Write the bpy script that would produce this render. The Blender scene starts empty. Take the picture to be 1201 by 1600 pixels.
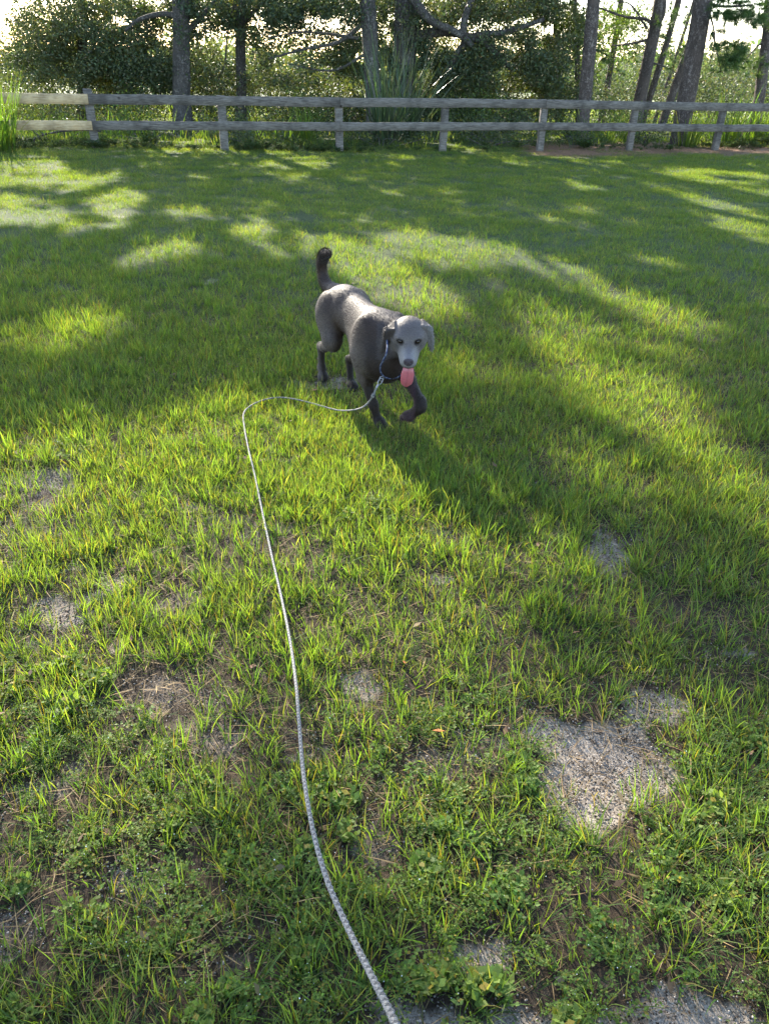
import bpy, math, random
import numpy as np
from mathutils import Matrix, Vector

rng = np.random.default_rng(7)
random.seed(7)
scene = bpy.context.scene
COL = scene.collection

# ------------------------------------------------------------------ camera, light, exposure
CAM_H, F_PX = 1.55, 1200.0
PITCH, ROLL = math.radians(29.83), math.radians(1.28)
cam_data = bpy.data.cameras.new("camera")
cam_data.sensor_fit = 'VERTICAL'
cam_data.sensor_height = 36.0
cam_data.lens = 27.0
cam_data.clip_start, cam_data.clip_end = 0.05, 3000
cam = bpy.data.objects.new("camera", cam_data)
COL.objects.link(cam)
cam.matrix_world = (Matrix.Translation((0, 0, CAM_H)) @ Matrix.Rotation(math.pi/2 - PITCH, 4, 'X')
                    @ Matrix.Rotation(ROLL, 4, 'Z'))
scene.camera = cam

SUN_AZ, SUN_EL = math.radians(-22.5), math.radians(27)      # azimuth clockwise from +Y
SUN_DIR = np.array([math.sin(SUN_AZ)*math.cos(SUN_EL), math.cos(SUN_AZ)*math.cos(SUN_EL), math.sin(SUN_EL)])
world = bpy.data.worlds.new("World")
scene.world = world
world.use_nodes = True
wn = world.node_tree
wn.nodes.clear()
sky = wn.nodes.new('ShaderNodeTexSky')
sky.sky_type = 'NISHITA'
sky.sun_disc = False
sky.sun_elevation = SUN_EL
sky.sun_rotation = SUN_AZ
sky.air_density, sky.dust_density, sky.ozone_density = 1.0, 1.0, 1.1
bg = wn.nodes.new('ShaderNodeBackground')
bg.inputs['Strength'].default_value = 0.15
wo = wn.nodes.new('ShaderNodeOutputWorld')
wn.links.new(sky.outputs[0], bg.inputs['Color'])
wn.links.new(bg.outputs[0], wo.inputs[0])

sun_data = bpy.data.lights.new("sun", 'SUN')
sun_data.energy = 4.0
sun_data.angle = math.radians(0.42)
sun_data.color = (1.0, 0.91, 0.76)
sun = bpy.data.objects.new("sun", sun_data)
COL.objects.link(sun)
sun.rotation_euler = Vector(-SUN_DIR).to_track_quat('-Z', 'Y').to_euler()

vs = scene.view_settings
vs.view_transform = 'Standard'
vs.look = 'None'
vs.exposure = 2.3
vs.gamma = 1.0
vs.use_curve_mapping = False
scene.cycles.max_bounces = 8
scene.cycles.diffuse_bounces = 4
scene.cycles.transmission_bounces = 5
scene.cycles.transparent_max_bounces = 4
scene.cycles.use_denoising = True

# ------------------------------------------------------------------ helpers
_c, _s, _cr, _sr = math.cos(PITCH), math.sin(PITCH), math.cos(ROLL), math.sin(ROLL)

def ray(px, py):
    a, b = px - 600.5, py - 800.0
    x, y = (a*_cr + b*_sr)/F_PX, -(-a*_sr + b*_cr)/F_PX
    return np.array([x, _c + y*_s, -_s + y*_c])

def ground_at(px, py, z=0.0):
    d = ray(px, py)
    return np.array([0, 0, CAM_H]) + d*((z - CAM_H)/d[2])

def at(px, py, Y):
    """the point seen at photo pixel px,py that stands Y metres ahead"""
    d = ray(px, py)
    return np.array([0, 0, CAM_H]) + d*(Y/d[1])

def project(P):
    P = np.asarray(P, float)
    X, Y, Z = P[..., 0], P[..., 1], P[..., 2] - CAM_H
    zc = np.maximum(Y*_c - Z*_s, 0.05)
    u, v = X/zc*F_PX, -(Y*_s + Z*_c)/zc*F_PX
    return 600.5 + u*_cr - v*_sr, 800 + u*_sr + v*_cr

_perm = rng.random((64, 64, 64)).astype(np.float32)

def vnoise(x, y, z=0.0):
    x, y = np.asarray(x, float), np.asarray(y, float)
    z = np.broadcast_to(np.asarray(z, float), x.shape)
    xi, yi, zi = np.floor(x).astype(int), np.floor(y).astype(int), np.floor(z).astype(int)
    fx, fy, fz = x - xi, y - yi, z - zi
    fx, fy, fz = fx*fx*(3-2*fx), fy*fy*(3-2*fy), fz*fz*(3-2*fz)
    r = 0
    for dx in (0, 1):
        for dy in (0, 1):
            for dz in (0, 1):
                w = (fx if dx else 1-fx)*(fy if dy else 1-fy)*(fz if dz else 1-fz)
                r = r + w*_perm[(xi+dx) & 63, (yi+dy) & 63, (zi+dz) & 63]
    return r

def fbm(x, y, z=0.0, oct=4):
    s, a, t = 0, 0.5, 0
    x, y, z = np.asarray(x, float), np.asarray(y, float), np.asarray(z, float)
    for k in range(oct):
        s = s + a*vnoise(x*2**k + 17*k, y*2**k + 5*k, z*2**k + 9*k)
        t += a
        a *= 0.5
    return s/t

def mesh_np(name, verts, faces_flat, nper, mats=(), smooth=False, attrs=None, mat_idx=None):
    """mesh from numpy arrays; nper = corners per face (an int, or an array)"""
    me = bpy.data.meshes.new(name)
    verts = np.ascontiguousarray(verts, np.float32)
    faces_flat = np.ascontiguousarray(faces_flat, np.int32).ravel()
    if np.isscalar(nper):
        nf = len(faces_flat)//nper
        tot = np.full(nf, nper, np.int32)
    else:
        tot = np.asarray(nper, np.int32)
        nf = len(tot)
    st = np.concatenate([[0], np.cumsum(tot)[:-1]]).astype(np.int32)
    me.vertices.add(len(verts))
    me.vertices.foreach_set('co', verts.ravel())
    if len(faces_flat) == 0:
        nf = 0
        tot = tot[:0]
    me.loops.add(len(faces_flat))
    if nf:
        me.loops.foreach_set('vertex_index', faces_flat)
        me.polygons.add(nf)
        me.polygons.foreach_set('loop_start', st)
        me.polygons.foreach_set('loop_total', tot)
    if smooth:
        me.polygons.foreach_set('use_smooth', np.ones(nf, bool))
    for m in mats:
        me.materials.append(m)
    if mat_idx is not None:
        me.polygons.foreach_set('material_index', np.asarray(mat_idx, np.int32))
    for k, v in (attrs or {}).items():
        v = np.asarray(v, np.float32)
        if v.ndim == 1:
            a = me.attributes.new(k, 'FLOAT', 'POINT')
            a.data.foreach_set('value', v)
        else:
            if v.shape[1] == 3:
                v = np.concatenate([v, np.ones((len(v), 1), np.float32)], 1)
            a = me.attributes.new(k, 'FLOAT_COLOR', 'POINT')
            a.data.foreach_set('color', v.ravel())
    me.update(calc_edges=True)
    return me

def link(name, me, parent=None, **props):
    o = bpy.data.objects.new(name, me)
    COL.objects.link(o)
    if parent is not None:
        o.parent = parent
    for k, v in props.items():
        if v:
            o[k] = v
    return o

def empty(name, loc, **props):
    o = link(name, None, None, **props)
    o.location = tuple(float(v) for v in loc)
    o.empty_display_size = 0.2
    return o

def child(name, me, parent, **props):
    """child whose mesh is in world coordinates"""
    o = link(name, me, parent, **props)
    o.matrix_parent_inverse = Matrix.Translation(-parent.location)
    return o

class MB:
    """collects numpy chunks into one mesh"""
    def __init__(s):
        s.v, s.f, s.n, s.c, s.k, s.m = [], [], [], [], 0, []
    def add(s, v, f, col=None, m=0):
        v = np.asarray(v, float)
        f = np.asarray(f, int)
        s.v.append(v)
        s.f.append((f + s.k).ravel())
        s.n.append(np.full(len(f), f.shape[1]))
        s.m.append(np.full(len(f), m))
        if col is None:
            col = np.ones((len(v), 3))
        col = np.broadcast_to(np.asarray(col, float), (len(v), 3))
        s.c.append(col)
        s.k += len(v)
    def build(s, name, mats, smooth=False):
        return mesh_np(name, np.concatenate(s.v), np.concatenate(s.f), np.concatenate(s.n), mats, smooth,
                       {'Col': np.concatenate(s.c)}, np.concatenate(s.m))

def smooth_path(pts, n):
    """Catmull-Rom through pts, n samples"""
    P = np.asarray(pts, float)
    P = np.vstack([2*P[0]-P[1], P, 2*P[-1]-P[-2]])
    t = np.linspace(0, len(P)-3 - 1e-6, n)
    i = np.floor(t).astype(int)
    u = (t - i)[:, None]
    a, b, c, d = P[i], P[i+1], P[i+2], P[i+3]
    return 0.5*((2*b) + (-a+c)*u + (2*a-5*b+4*c-d)*u**2 + (-a+3*b-3*c+d)*u**3)

def frames(P):
    T = np.gradient(P, axis=0)
    T /= np.linalg.norm(T, axis=1, keepdims=True) + 1e-9
    ref = np.array([0, 0, 1.0]) if abs(T[0][2]) < 0.9 else np.array([1.0, 0, 0])
    N = np.zeros_like(P)
    n = ref - T[0]*(ref @ T[0])
    for i in range(len(P)):
        n = n - T[i]*(n @ T[i])
        n /= np.linalg.norm(n) + 1e-9
        N[i] = n
    return T, N, np.cross(T, N)

def tube(P, R, sides=10, rough=0.0, seed=0, cap=True):
    P = np.asarray(P, float)
    R = np.broadcast_to(np.asarray(R, float), (len(P),))
    T, N, B = frames(P)
    a = np.linspace(0, 2*np.pi, sides, endpoint=False)
    ca, sa = np.cos(a), np.sin(a)
    rr = R[:, None]*np.ones((1, sides))
    if rough:
        z0 = np.zeros((len(P), sides))
        rr = rr*(1 + rough*2*(vnoise(np.arange(len(P))[:, None]*.35 + seed + z0, ca[None]*1.7 + 5 + z0, sa[None]*1.7 + 9 + z0) - .5))
    V = P[:, None] + rr[..., None]*(ca[None, :, None]*N[:, None] + sa[None, :, None]*B[:, None])
    n = len(P)
    i = np.arange(n-1)[:, None]*sides
    j = np.arange(sides)[None]
    k = (j+1) % sides
    F = np.stack([i+j, i+k, i+sides+k, i+sides+j], -1).reshape(-1, 4)
    V = V.reshape(-1, 3)
    if cap:
        V = np.vstack([V, P[0], P[-1]])
        c0, c1 = n*sides, n*sides+1
        jj = np.arange(sides)
        kk = (jj+1) % sides
        F0 = np.stack([kk, jj, np.full(sides, c0), np.full(sides, c0)], 1)
        F = F
        V2 = V
        return V2, F, np.concatenate([np.stack([kk, jj, np.full(sides, c0)], 1),
                                      np.stack([(n-1)*sides+jj, (n-1)*sides+kk, np.full(sides, c1)], 1)])
    return V, F, None

def add_tube(mb, P, R, sides=10, col=None, m=0, rough=0.0, seed=0, cap=True):
    V, F, C = tube(P, R, sides, rough, seed, cap)
    mb.add(V, F, col, m)
    if C is not None:
        mb.f.append((C + mb.k - len(V)).ravel())
        mb.n.append(np.full(len(C), 3))
        mb.m.append(np.full(len(C), m))

# ------------------------------------------------------------------ materials
def new_mat(name):
    m = bpy.data.materials.new(name)
    m.use_nodes = True
    nt = m.node_tree
    nt.nodes.clear()
    return m, nt, nt.nodes, nt.links

def ramp(N, L, src, stops):
    r = N.new('ShaderNodeValToRGB')
    while len(r.color_ramp.elements) > 1:
        r.color_ramp.elements.remove(r.color_ramp.elements[0])
    for i, (p, c) in enumerate(stops):
        e = r.color_ramp.elements[0] if i == 0 else r.color_ramp.elements.new(p)
        e.position = p
        e.color = (*c, 1)
    L.new(src, r.inputs[0])
    return r.outputs[0]

def mixc(N, L, fac, a, b, mode='MIX'):
    m = N.new('ShaderNodeMix')
    m.data_type = 'RGBA'
    m.blend_type = mode
    if isinstance(fac, (int, float)):
        m.inputs[0].default_value = fac
    else:
        L.new(fac, m.inputs[0])
    for s, v in ((6, a), (7, b)):
        if isinstance(v, tuple):
            m.inputs[s].default_value = (*v, 1)
        else:
            L.new(v, m.inputs[s])
    return m.outputs[2]

def noise_node(N, L, scale, detail=4, rough=0.6, vec=None, dim='3D'):
    t = N.new('ShaderNodeTexNoise')
    t.inputs['Scale'].default_value = scale
    t.inputs['Detail'].default_value = detail
    t.inputs['Roughness'].default_value = rough
    if vec is not None:
        L.new(vec, t.inputs['Vector'])
    return t

def math_node(N, L, op, a, b=None, clamp=False):
    m = N.new('ShaderNodeMath')
    m.operation = op
    m.use_clamp = clamp
    for i, v in enumerate((a, b)):
        if v is None:
            continue
        if isinstance(v, (int, float)):
            m.inputs[i].default_value = v
        else:
            L.new(v, m.inputs[i])
    return m.outputs[0]

def attr(N, name):
    a = N.new('ShaderNodeAttribute')
    a.attribute_name = name
    return a

def leafy_mat(name, ca, cb, transl=0.45, tcol=(1.6, 1.75, 0.6), rough=0.45, spec=0.35, patch=None):
    """blade / leaf material: vertex tint x variation between two colours, part of the light shines through"""
    m, nt, N, L = new_mat(name)
    at_ = attr(N, 'Col')
    oi = N.new('ShaderNodeObjectInfo')
    geo = N.new('ShaderNodeNewGeometry')
    if patch:
        nz = noise_node(N, L, patch, 3, 0.6, geo.outputs['Position'])
        f = math_node(N, L, 'MULTIPLY_ADD', nz.outputs[0], 1.6)
        N[-1].inputs[2].default_value = -0.3
        f = math_node(N, L, 'ADD', f, math_node(N, L, 'MULTIPLY', math_node(N, L, 'SUBTRACT', oi.outputs['Random'], 0.5), 0.5), True)
    else:
        f = oi.outputs['Random']
    base = mixc(N, L, f, ca, cb)
    col = mixc(N, L, 1.0, base, at_.outputs['Color'], 'MULTIPLY')
    p = N.new('ShaderNodeBsdfPrincipled')
    L.new(col, p.inputs['Base Color'])
    p.inputs['Roughness'].default_value = rough
    p.inputs['Specular IOR Level'].default_value = spec
    tr = N.new('ShaderNodeBsdfTranslucent')
    tc = mixc(N, L, 1.0, col, tcol, 'MULTIPLY')
    L.new(tc, tr.inputs['Color'])
    mx = N.new('ShaderNodeMixShader')
    mx.inputs[0].default_value = transl
    L.new(p.outputs[0], mx.inputs[1])
    L.new(tr.outputs[0], mx.inputs[2])
    o = N.new('ShaderNodeOutputMaterial')
    L.new(mx.outputs[0], o.inputs[0])
    return m

def bark_mat(name, ca, cb, scale=9, stretch=0.18):
    m, nt, N, L = new_mat(name)
    geo = N.new('ShaderNodeNewGeometry')
    mp = N.new('ShaderNodeMapping')
    mp.inputs['Scale'].default_value = (1, 1, stretch)
    L.new(geo.outputs['Position'], mp.inputs[0])
    n1 = noise_node(N, L, scale, 5, 0.65, mp.outputs[0])
    vo = N.new('ShaderNodeTexVoronoi')
    vo.feature = 'DISTANCE_TO_EDGE'
    vo.inputs['Scale'].default_value = scale*1.3
    L.new(mp.outputs[0], vo.inputs['Vector'])
    wob = noise_node(N, L, scale*.8, 3, .6, geo.outputs['Position'])
    wm = mixc(N, L, .35, mp.outputs[0], wob.outputs['Color'])
    L.new(wm, vo.inputs['Vector'])
    crack = math_node(N, L, 'MULTIPLY_ADD', vo.outputs['Distance'], 2.2, True)
    N[-1].inputs[2].default_value = .45
    f = math_node(N, L, 'MULTIPLY', n1.outputs[0], crack)
    c = ramp(N, L, f, [(0.05, tuple(x*.35 for x in ca)), (0.35, ca), (0.7, cb)])
    big = noise_node(N, L, 1.7, 3, 0.6, geo.outputs['Position'])
    c = mixc(N, L, ramp(N, L, big.outputs[0], [(0.5, (0, 0, 0)), (0.7, (1, 1, 1))]), c, tuple(x*1.5 for x in ca))
    p = N.new('ShaderNodeBsdfPrincipled')
    L.new(c, p.inputs['Base Color'])
    p.inputs['Roughness'].default_value = 0.9
    b = N.new('ShaderNodeBump')
    b.inputs['Strength'].default_value = 1.0
    b.inputs['Distance'].default_value = 0.06
    L.new(f, b.inputs['Height'])
    L.new(b.outputs[0], p.inputs['Normal'])
    o = N.new('ShaderNodeOutputMaterial')
    L.new(p.outputs[0], o.inputs[0])
    return m

def wood_mat(name, ca, cb, dark, axis_scale):
    m, nt, N, L = new_mat(name)
    tc = N.new('ShaderNodeTexCoord')
    oi = N.new('ShaderNodeObjectInfo')
    mp = N.new('ShaderNodeMapping')
    mp.inputs['Scale'].default_value = axis_scale
    ad = N.new('ShaderNodeVectorMath')
    ad.operation = 'ADD'
    L.new(tc.outputs['Object'], ad.inputs[0])
    cb3 = N.new('ShaderNodeCombineXYZ')
    L.new(math_node(N, L, 'MULTIPLY', oi.outputs['Random'], 40), cb3.inputs[0])
    L.new(math_node(N, L, 'MULTIPLY', oi.outputs['Random'], 17), cb3.inputs[2])
    L.new(cb3.outputs[0], ad.inputs[1])
    L.new(ad.outputs[0], mp.inputs[0])
    n1 = noise_node(N, L, 5, 6, 0.7, mp.outputs[0])
    n2 = noise_node(N, L, 2.2, 4, 0.6, ad.outputs[0])
    c = ramp(N, L, n1.outputs[0], [(0.30, dark), (0.47, ca), (0.62, cb)])
    st = ramp(N, L, n2.outputs[0], [(0.46, (1.1, 1.1, 1.1)), (0.66, (0.42, 0.41, 0.40))])
    c = mixc(N, L, 0.8, c, st, 'MULTIPLY')
    # knots
    vo = N.new('ShaderNodeTexVoronoi')
    vo.inputs['Scale'].default_value = 1.7
    L.new(ad.outputs[0], vo.inputs['Vector'])
    kn = ramp(N, L, vo.outputs['Distance'], [(0.03, (0.12, 0.09, 0.07)), (0.075, (1, 1, 1))])
    c = mixc(N, L, 1.0, c, kn, 'MULTIPLY')
    p = N.new('ShaderNodeBsdfPrincipled')
    L.new(c, p.inputs['Base Color'])
    p.inputs['Roughness'].default_value = 0.85
    b = N.new('ShaderNodeBump')
    b.inputs['Strength'].default_value = 0.6
    b.inputs['Distance'].default_value = 0.006
    L.new(n1.outputs[0], b.inputs['Height'])
    L.new(b.outputs[0], p.inputs['Normal'])
    o = N.new('ShaderNodeOutputMaterial')
    L.new(p.outputs[0], o.inputs[0])
    return m

def plain_mat(name, col, rough=0.6, metal=0.0, attr_col=False, spec=0.5, bump=0.0, bscale=60, sheen=0.0, subs=0.0):
    m, nt, N, L = new_mat(name)
    p = N.new('ShaderNodeBsdfPrincipled')
    n = noise_node(N, L, bscale, 4, 0.6)
    tc = N.new('ShaderNodeTexCoord')
    L.new(tc.outputs['Object'], n.inputs['Vector'])
    v = ramp(N, L, n.outputs[0], [(0.3, (0.72, 0.72, 0.72)), (0.7, (1.15, 1.15, 1.15))])
    src = attr(N, 'Col').outputs['Color'] if attr_col else col
    c = mixc(N, L, 1.0, v, src if attr_col else tuple(col), 'MULTIPLY')
    L.new(c, p.inputs['Base Color'])
    p.inputs['Roughness'].default_value = rough
    p.inputs['Metallic'].default_value = metal
    p.inputs['Specular IOR Level'].default_value = spec
    p.inputs['Sheen Weight'].default_value = sheen
    p.inputs['Sheen Roughness'].default_value = 0.35
    if subs:
        p.inputs['Subsurface Weight'].default_value = subs
        p.inputs['Subsurface Radius'].default_value = (0.01, 0.004, 0.003)
    if bump:
        b = N.new('ShaderNodeBump')
        b.inputs['Strength'].default_value = bump
        b.inputs['Distance'].default_value = 0.004
        L.new(n.outputs[0], b.inputs['Height'])
        L.new(b.outputs[0], p.inputs['Normal'])
    o = N.new('ShaderNodeOutputMaterial')
    L.new(p.outputs[0], o.inputs[0])
    return m
# ------------------------------------------------------------------ the dog
import openvdb
DH, DL, DO = np.array([.40, -.9165]), np.array([.9165, .40]), np.array([-.03, 3.62])

def dog_world(q):
    q = np.asarray(q, float)
    xy = DO + q[..., 0:1]*DH + q[..., 1:2]*DL
    return np.concatenate([xy, q[..., 2:3]], -1)

VOX = 0.0036
G0 = np.array([-1.02, -0.20, -0.02])
GS = (np.array([1.36, 0.44, 0.80])/VOX).astype(int)
field = np.full(tuple(GS), 0.2, np.float32)
AX = [G0[i] + np.arange(GS[i])*VOX for i in range(3)]

def sub(lo, hi, pad):
    sl = []
    for i in range(3):
        a = int(max(0, (lo[i]-pad-G0[i])/VOX))
        b = int(min(GS[i], (hi[i]+pad-G0[i])/VOX + 1))
        sl.append(slice(a, max(b, a+1)))
    X, Y, Z = np.meshgrid(AX[0][sl[0]], AX[1][sl[1]], AX[2][sl[2]], indexing='ij', sparse=True)
    return tuple(sl), X, Y, Z

def smin(a, b, k):
    h = np.maximum(k - np.abs(a-b), 0)/k
    return np.minimum(a, b) - h*h*k*0.25

def put(sl, d, k):
    field[sl] = smin(field[sl], d.astype(np.float32), k)

def carve(sl, d, k):
    field[sl] = -smin(-field[sl], d.astype(np.float32), k)

def cone(a, b, ra, rb, k=0.03, flat=1.0, cut=False):
    """tapered capsule in dog coordinates, flat < 1 squeezes it sideways"""
    a, b = np.asarray(a, float), np.asarray(b, float)
    r = max(ra, rb)
    sl, X, Y, Z = sub(np.minimum(a, b)-r, np.maximum(a, b)+r, k+0.01)
    ab = b - a
    t = np.clip(((X-a[0])*ab[0] + (Y-a[1])*ab[1] + (Z-a[2])*ab[2])/(ab @ ab), 0, 1)
    dx, dy, dz = X-a[0]-t*ab[0], (Y-a[1]-t*ab[1])/flat, Z-a[2]-t*ab[2]
    d = np.sqrt(dx*dx + dy*dy + dz*dz) - (ra + (rb-ra)*t)
    (carve if cut else put)(sl, d, k)

def ell(c, r, k=0.03, M=None, cut=False):
    c, r = np.asarray(c, float), np.asarray(r, float)
    m = r.max()
    sl, X, Y, Z = sub(c-m, c+m, k+0.01)
    x, y, z = X-c[0], Y-c[1], Z-c[2]
    if M is not None:      # rows of M: the ellipsoid's own axes
        x, y, z = (M[0][0]*x+M[0][1]*y+M[0][2]*z, M[1][0]*x+M[1][1]*y+M[1][2]*z, M[2][0]*x+M[2][1]*y+M[2][2]*z)
    q = np.sqrt((x/r[0])**2 + (y/r[1])**2 + (z/r[2])**2) + 1e-6
    q2 = np.sqrt((x/r[0]**2)**2 + (y/r[1]**2)**2 + (z/r[2]**2)**2) + 1e-6
    d = q*(q-1)/q2
    (carve if cut else put)(sl, d, k)

def tri(a, b, c, th, k=0.01):
    a, b, c = (np.asarray(v, float) for v in (a, b, c))
    lo, hi = np.minimum(np.minimum(a, b), c), np.maximum(np.maximum(a, b), c)
    sl, X, Y, Z = sub(lo, hi, th+k+0.01)
    X, Y, Z = np.broadcast_arrays(X, Y, Z)
    P = np.stack([X, Y, Z], -1)
    ba, cb, ac = b-a, c-b, a-c
    n = np.cross(ba, ac)
    pa, pb, pc = P-a, P-b, P-c
    s = (np.sign(pa @ np.cross(ba, n)) + np.sign(pb @ np.cross(cb, n)) + np.sign(pc @ np.cross(ac, n)))
    def seg(e, p):
        t = np.clip((p @ e)/(e @ e), 0, 1)
        w = p - t[..., None]*e
        return (w*w).sum(-1)
    edge = np.minimum(np.minimum(seg(ba, pa), seg(cb, pb)), seg(ac, pc))
    face = (pa @ n)**2/(n @ n)
    d = np.sqrt(np.where(s < 2, edge, face)) - th
    put(sl, d, k)

# trunk of the body: lofted cross-sections (x, centre z, half width, half height)
ST = np.array([(-.66, .475, .02, .03), (-.62, .472, .06, .065), (-.57, .468, .088, .095), (-.50, .464, .108, .113), (-.43, .462, .110, .117), (-.36, .456, .097, .104),
               (-.27, .447, .094, .108), (-.18, .424, .107, .130), (-.09, .402, .124, .160), (-.01, .394, .122, .165),
               (.06, .388, .108, .153), (.11, .386, .088, .132), (.15, .39, .058, .10), (.175, .39, .02, .04)])
sl, X, Y, Z = sub((-.70, -.14, .18), (.20, .14, .62), 0.02)
fine = smooth_path(ST, 200)
zc = np.interp(X, fine[:, 0], fine[:, 1])
ry = np.interp(X, fine[:, 0], fine[:, 2])
rz = np.interp(X, fine[:, 0], fine[:, 3])
zz = Z - zc
ryz = ry*(1 - 0.16*np.clip(zz/rz, -1, 1) - .10*np.clip(-zz/rz, 0, 1)**2)
q = np.sqrt((Y/ryz)**2 + (zz/rz)**2) + 1e-6
d = q*(q-1)/np.sqrt((Y/ryz**2)**2 + (zz/rz**2)**2 + 1e-9)
d = np.where(X < -.66, 0.05 + (-.66-X), np.where(X > .175, 0.05 + (X-.175), d))
put(sl, np.clip(d, -.2, .2), 0.01)

# shoulders, haunches
for sy in (-1, 1):
    ell((-.005, sy*.088, .42), (.085, .045, .13), .05)
    ell((.07, sy*.07, .36), (.05, .04, .07), .05)
    ell((-.535, sy*.088, .41), (.088, .047, .125), .05)
# hind right (the thigh shows): stifle, hock, foot pushing off
cone((-.52, -.085, .42), (-.435, -.100, .315), .085, .058, .05, .75)
cone((-.445, -.098, .305), (-.60, -.088, .225), .048, .026, .04, .85)
cone((-.60, -.088, .225), (-.672, -.082, .205), .026, .020, .02)
cone((-.672, -.084, .208), (-.668, -.086, .085), .0205, .018, .02)
cone((-.668, -.086, .085), (-.650, -.086, .045), .020, .024, .02)
ell((-.640, -.086, .034), (.032, .027, .028), .015)
# hind left: reaching forward under the belly
cone((-.50, .085, .42), (-.385, .085, .30), .080, .050, .05, .75)
cone((-.385, .082, .295), (-.54, .058, .160), .044, .021, .04, .85)
cone((-.54, .058, .160), (-.580, .050, .145), .021, .018, .02)
cone((-.580, .050, .147), (-.525, .035, .05), .019, .017, .02)
ell((-.49, .032, .026), (.042, .029, .024), .02)
for ty in (-.015, 0, .015):
    ell((-.458, .032+ty, .020), (.018, .0095, .014), .006)
# front right: carries the weight
cone((-.02, -.085, .36), (-.012, -.086, .255), .060, .038, .05, .8)
cone((-.012, -.084, .255), (.035, -.055, .115), .030, .0205, .03)
cone((.035, -.055, .115), (.045, -.040, .055), .0220, .019, .02)
ell((.062, -.030, .028), (.042, .030, .026), .02)
for ty in (-.017, 0, .017):
    ell((.092, -.028+ty, .020), (.020, .010, .015), .006)
# front left: lifted, wrist folded, paw tucked back and inward
cone((.03, .085, .37), (.105, .095, .262), .056, .036, .04, .8)
cone((.105, .095, .262), (.222, .108, .182), .030, .022, .03)
cone((.225, .108, .182), (.238, .104, .160), .027, .0255, .02)
cone((.238, .104, .160), (.200, .078, .112), .0245, .0215, .02)
ell((.185, .068, .098), (.036, .030, .024), .02)
for ty in (-.016, 0, .016):
    ell((.163, .060+ty, .084), (.018, .010, .014), .006)
# tail: curves up and tips forward
TL = smooth_path([(-.62, 0, .52), (-.70, 0, .505), (-.78, 0, .500), (-.845, 0, .522), (-.880, 0, .572), (-.872, 0, .625), (-.832, 0, .668), (-.790, .004, .678)], 15)
TR = np.interp(np.linspace(0, 1, 15), [0, .2, .5, .8, 1], [.034, .027, .021, .024, .015])
for i in range(14):
    cone(TL[i], TL[i+1], TR[i], TR[i+1], .02)
# neck
cone((.0, 0, .442), (.138, .034, .482), .110, .070, .06, .82)
cone((.02, 0, .37), (.11, .02, .42), .10, .070, .06, .82)
# head
HY, HP = math.radians(-24), math.radians(23)       # turned to its right, towards the camera; muzzle down
HF = np.array([math.cos(HY)*math.cos(HP), math.sin(HY)*math.cos(HP), -math.sin(HP)])
HLft = np.array([-math.sin(HY), math.cos(HY), 0.0])
HU = np.cross(HF, HLft)
HC = np.array([.194, .050, .515])
WID = 1.10      # broad head
HM = np.array([HF, HLft, HU])
def hd(x, y, z):
    return HC + x*HF + y*WID*HLft + z*HU
ell(HC, (.088, .077, .066), .02, HM)
for sy in (-1, 1):
    ell(hd(.004, sy*.046, -.030), (.055, .031, .046), .03, HM)
    ell(hd(.058, sy*.033, .022), (.026, .025, .016), .02, HM)
    cone(hd(.058, sy*.024, -.050), hd(.135, sy*.015, -.058), .027, .021, .02)
cone(hd(.045, 0, -.010), hd(.148, 0, -.034), .040, .023, .03)
cone(hd(.060, 0, -.035), hd(.145, 0, -.045), .040, .027, .02)
ell(hd(.160, 0, -.030), (.016, .018, .014), .008, HM)
cone(hd(.02, 0, -.070), hd(.118, 0, -.094), .030, .016, .02)
cone(hd(.085, 0, -.082), hd(.165, 0, -.086), .009, .007, .008, cut=True)
for sy in (-1, 1):
    ell(hd(.1715, sy*.010, -.030), (.006, .0045, .004), .003, HM, cut=True)
    ell(hd(.084, sy*.037, .014), (.0135, .0150, .0105), .008, HM, cut=True)
# ears: folded flaps
e = hd
# its right ear lies back along the neck, the left one swings out
tri(e(.030, -.060, .040), e(-.020, -.060, .046), e(.012, -.092, .028), .0046, .012)
tri(e(.030, -.060, .040), e(.022, -.096, .020), e(.036, -.108, -.078), .0042, .008)
tri(e(-.020, -.060, .040), e(-.010, -.102, .012), e(.024, -.112, -.088), .0042, .010)
tri(e(.022, -.096, .020), e(.034, -.108, -.082), e(-.012, -.102, .006), .0042, .010)
tri(e(.010, .056, .046), e(-.045, .056, .036), e(-.002, .082, .034), .0044, .014)
tri(e(.010, .056, .046), e(.006, .090, .018), e(.012, .100, -.094), .0040, .008)
tri(e(-.045, .056, .036), e(-.004, .094, .024), e(.004, .106, -.086), .0040, .010)
tri(e(.010, .056, .044), e(-.040, .060, .030), e(.002, .100, -.060), .0040, .008)
tri(e(-.002, .082, .034), e(.006, .102, -.050), e(-.026, .094, .000), .0040, .010)

gr = openvdb.FloatGrid(0.2)
gr.copyFromArray(field)
pts, quads = gr.convertToQuads(isovalue=0.0)
dl = G0 + np.asarray(pts, float)*VOX
quads = np.asarray(quads, int)
# keep the largest connected piece is not needed: every primitive joins the trunk
p0, p1, p2 = dl[quads[:, 0]], dl[quads[:, 1]], dl[quads[:, 2]]
nrm = np.cross(p1-p0, p2-p0)
cen = (p0+p2)/2
if ((nrm*(cen - dl.mean(0))).sum(1)).mean() < 0:
    quads = quads[:, ::-1]
    nrm = -nrm
nrm /= np.linalg.norm(nrm, axis=1, keepdims=True) + 1e-12

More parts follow.
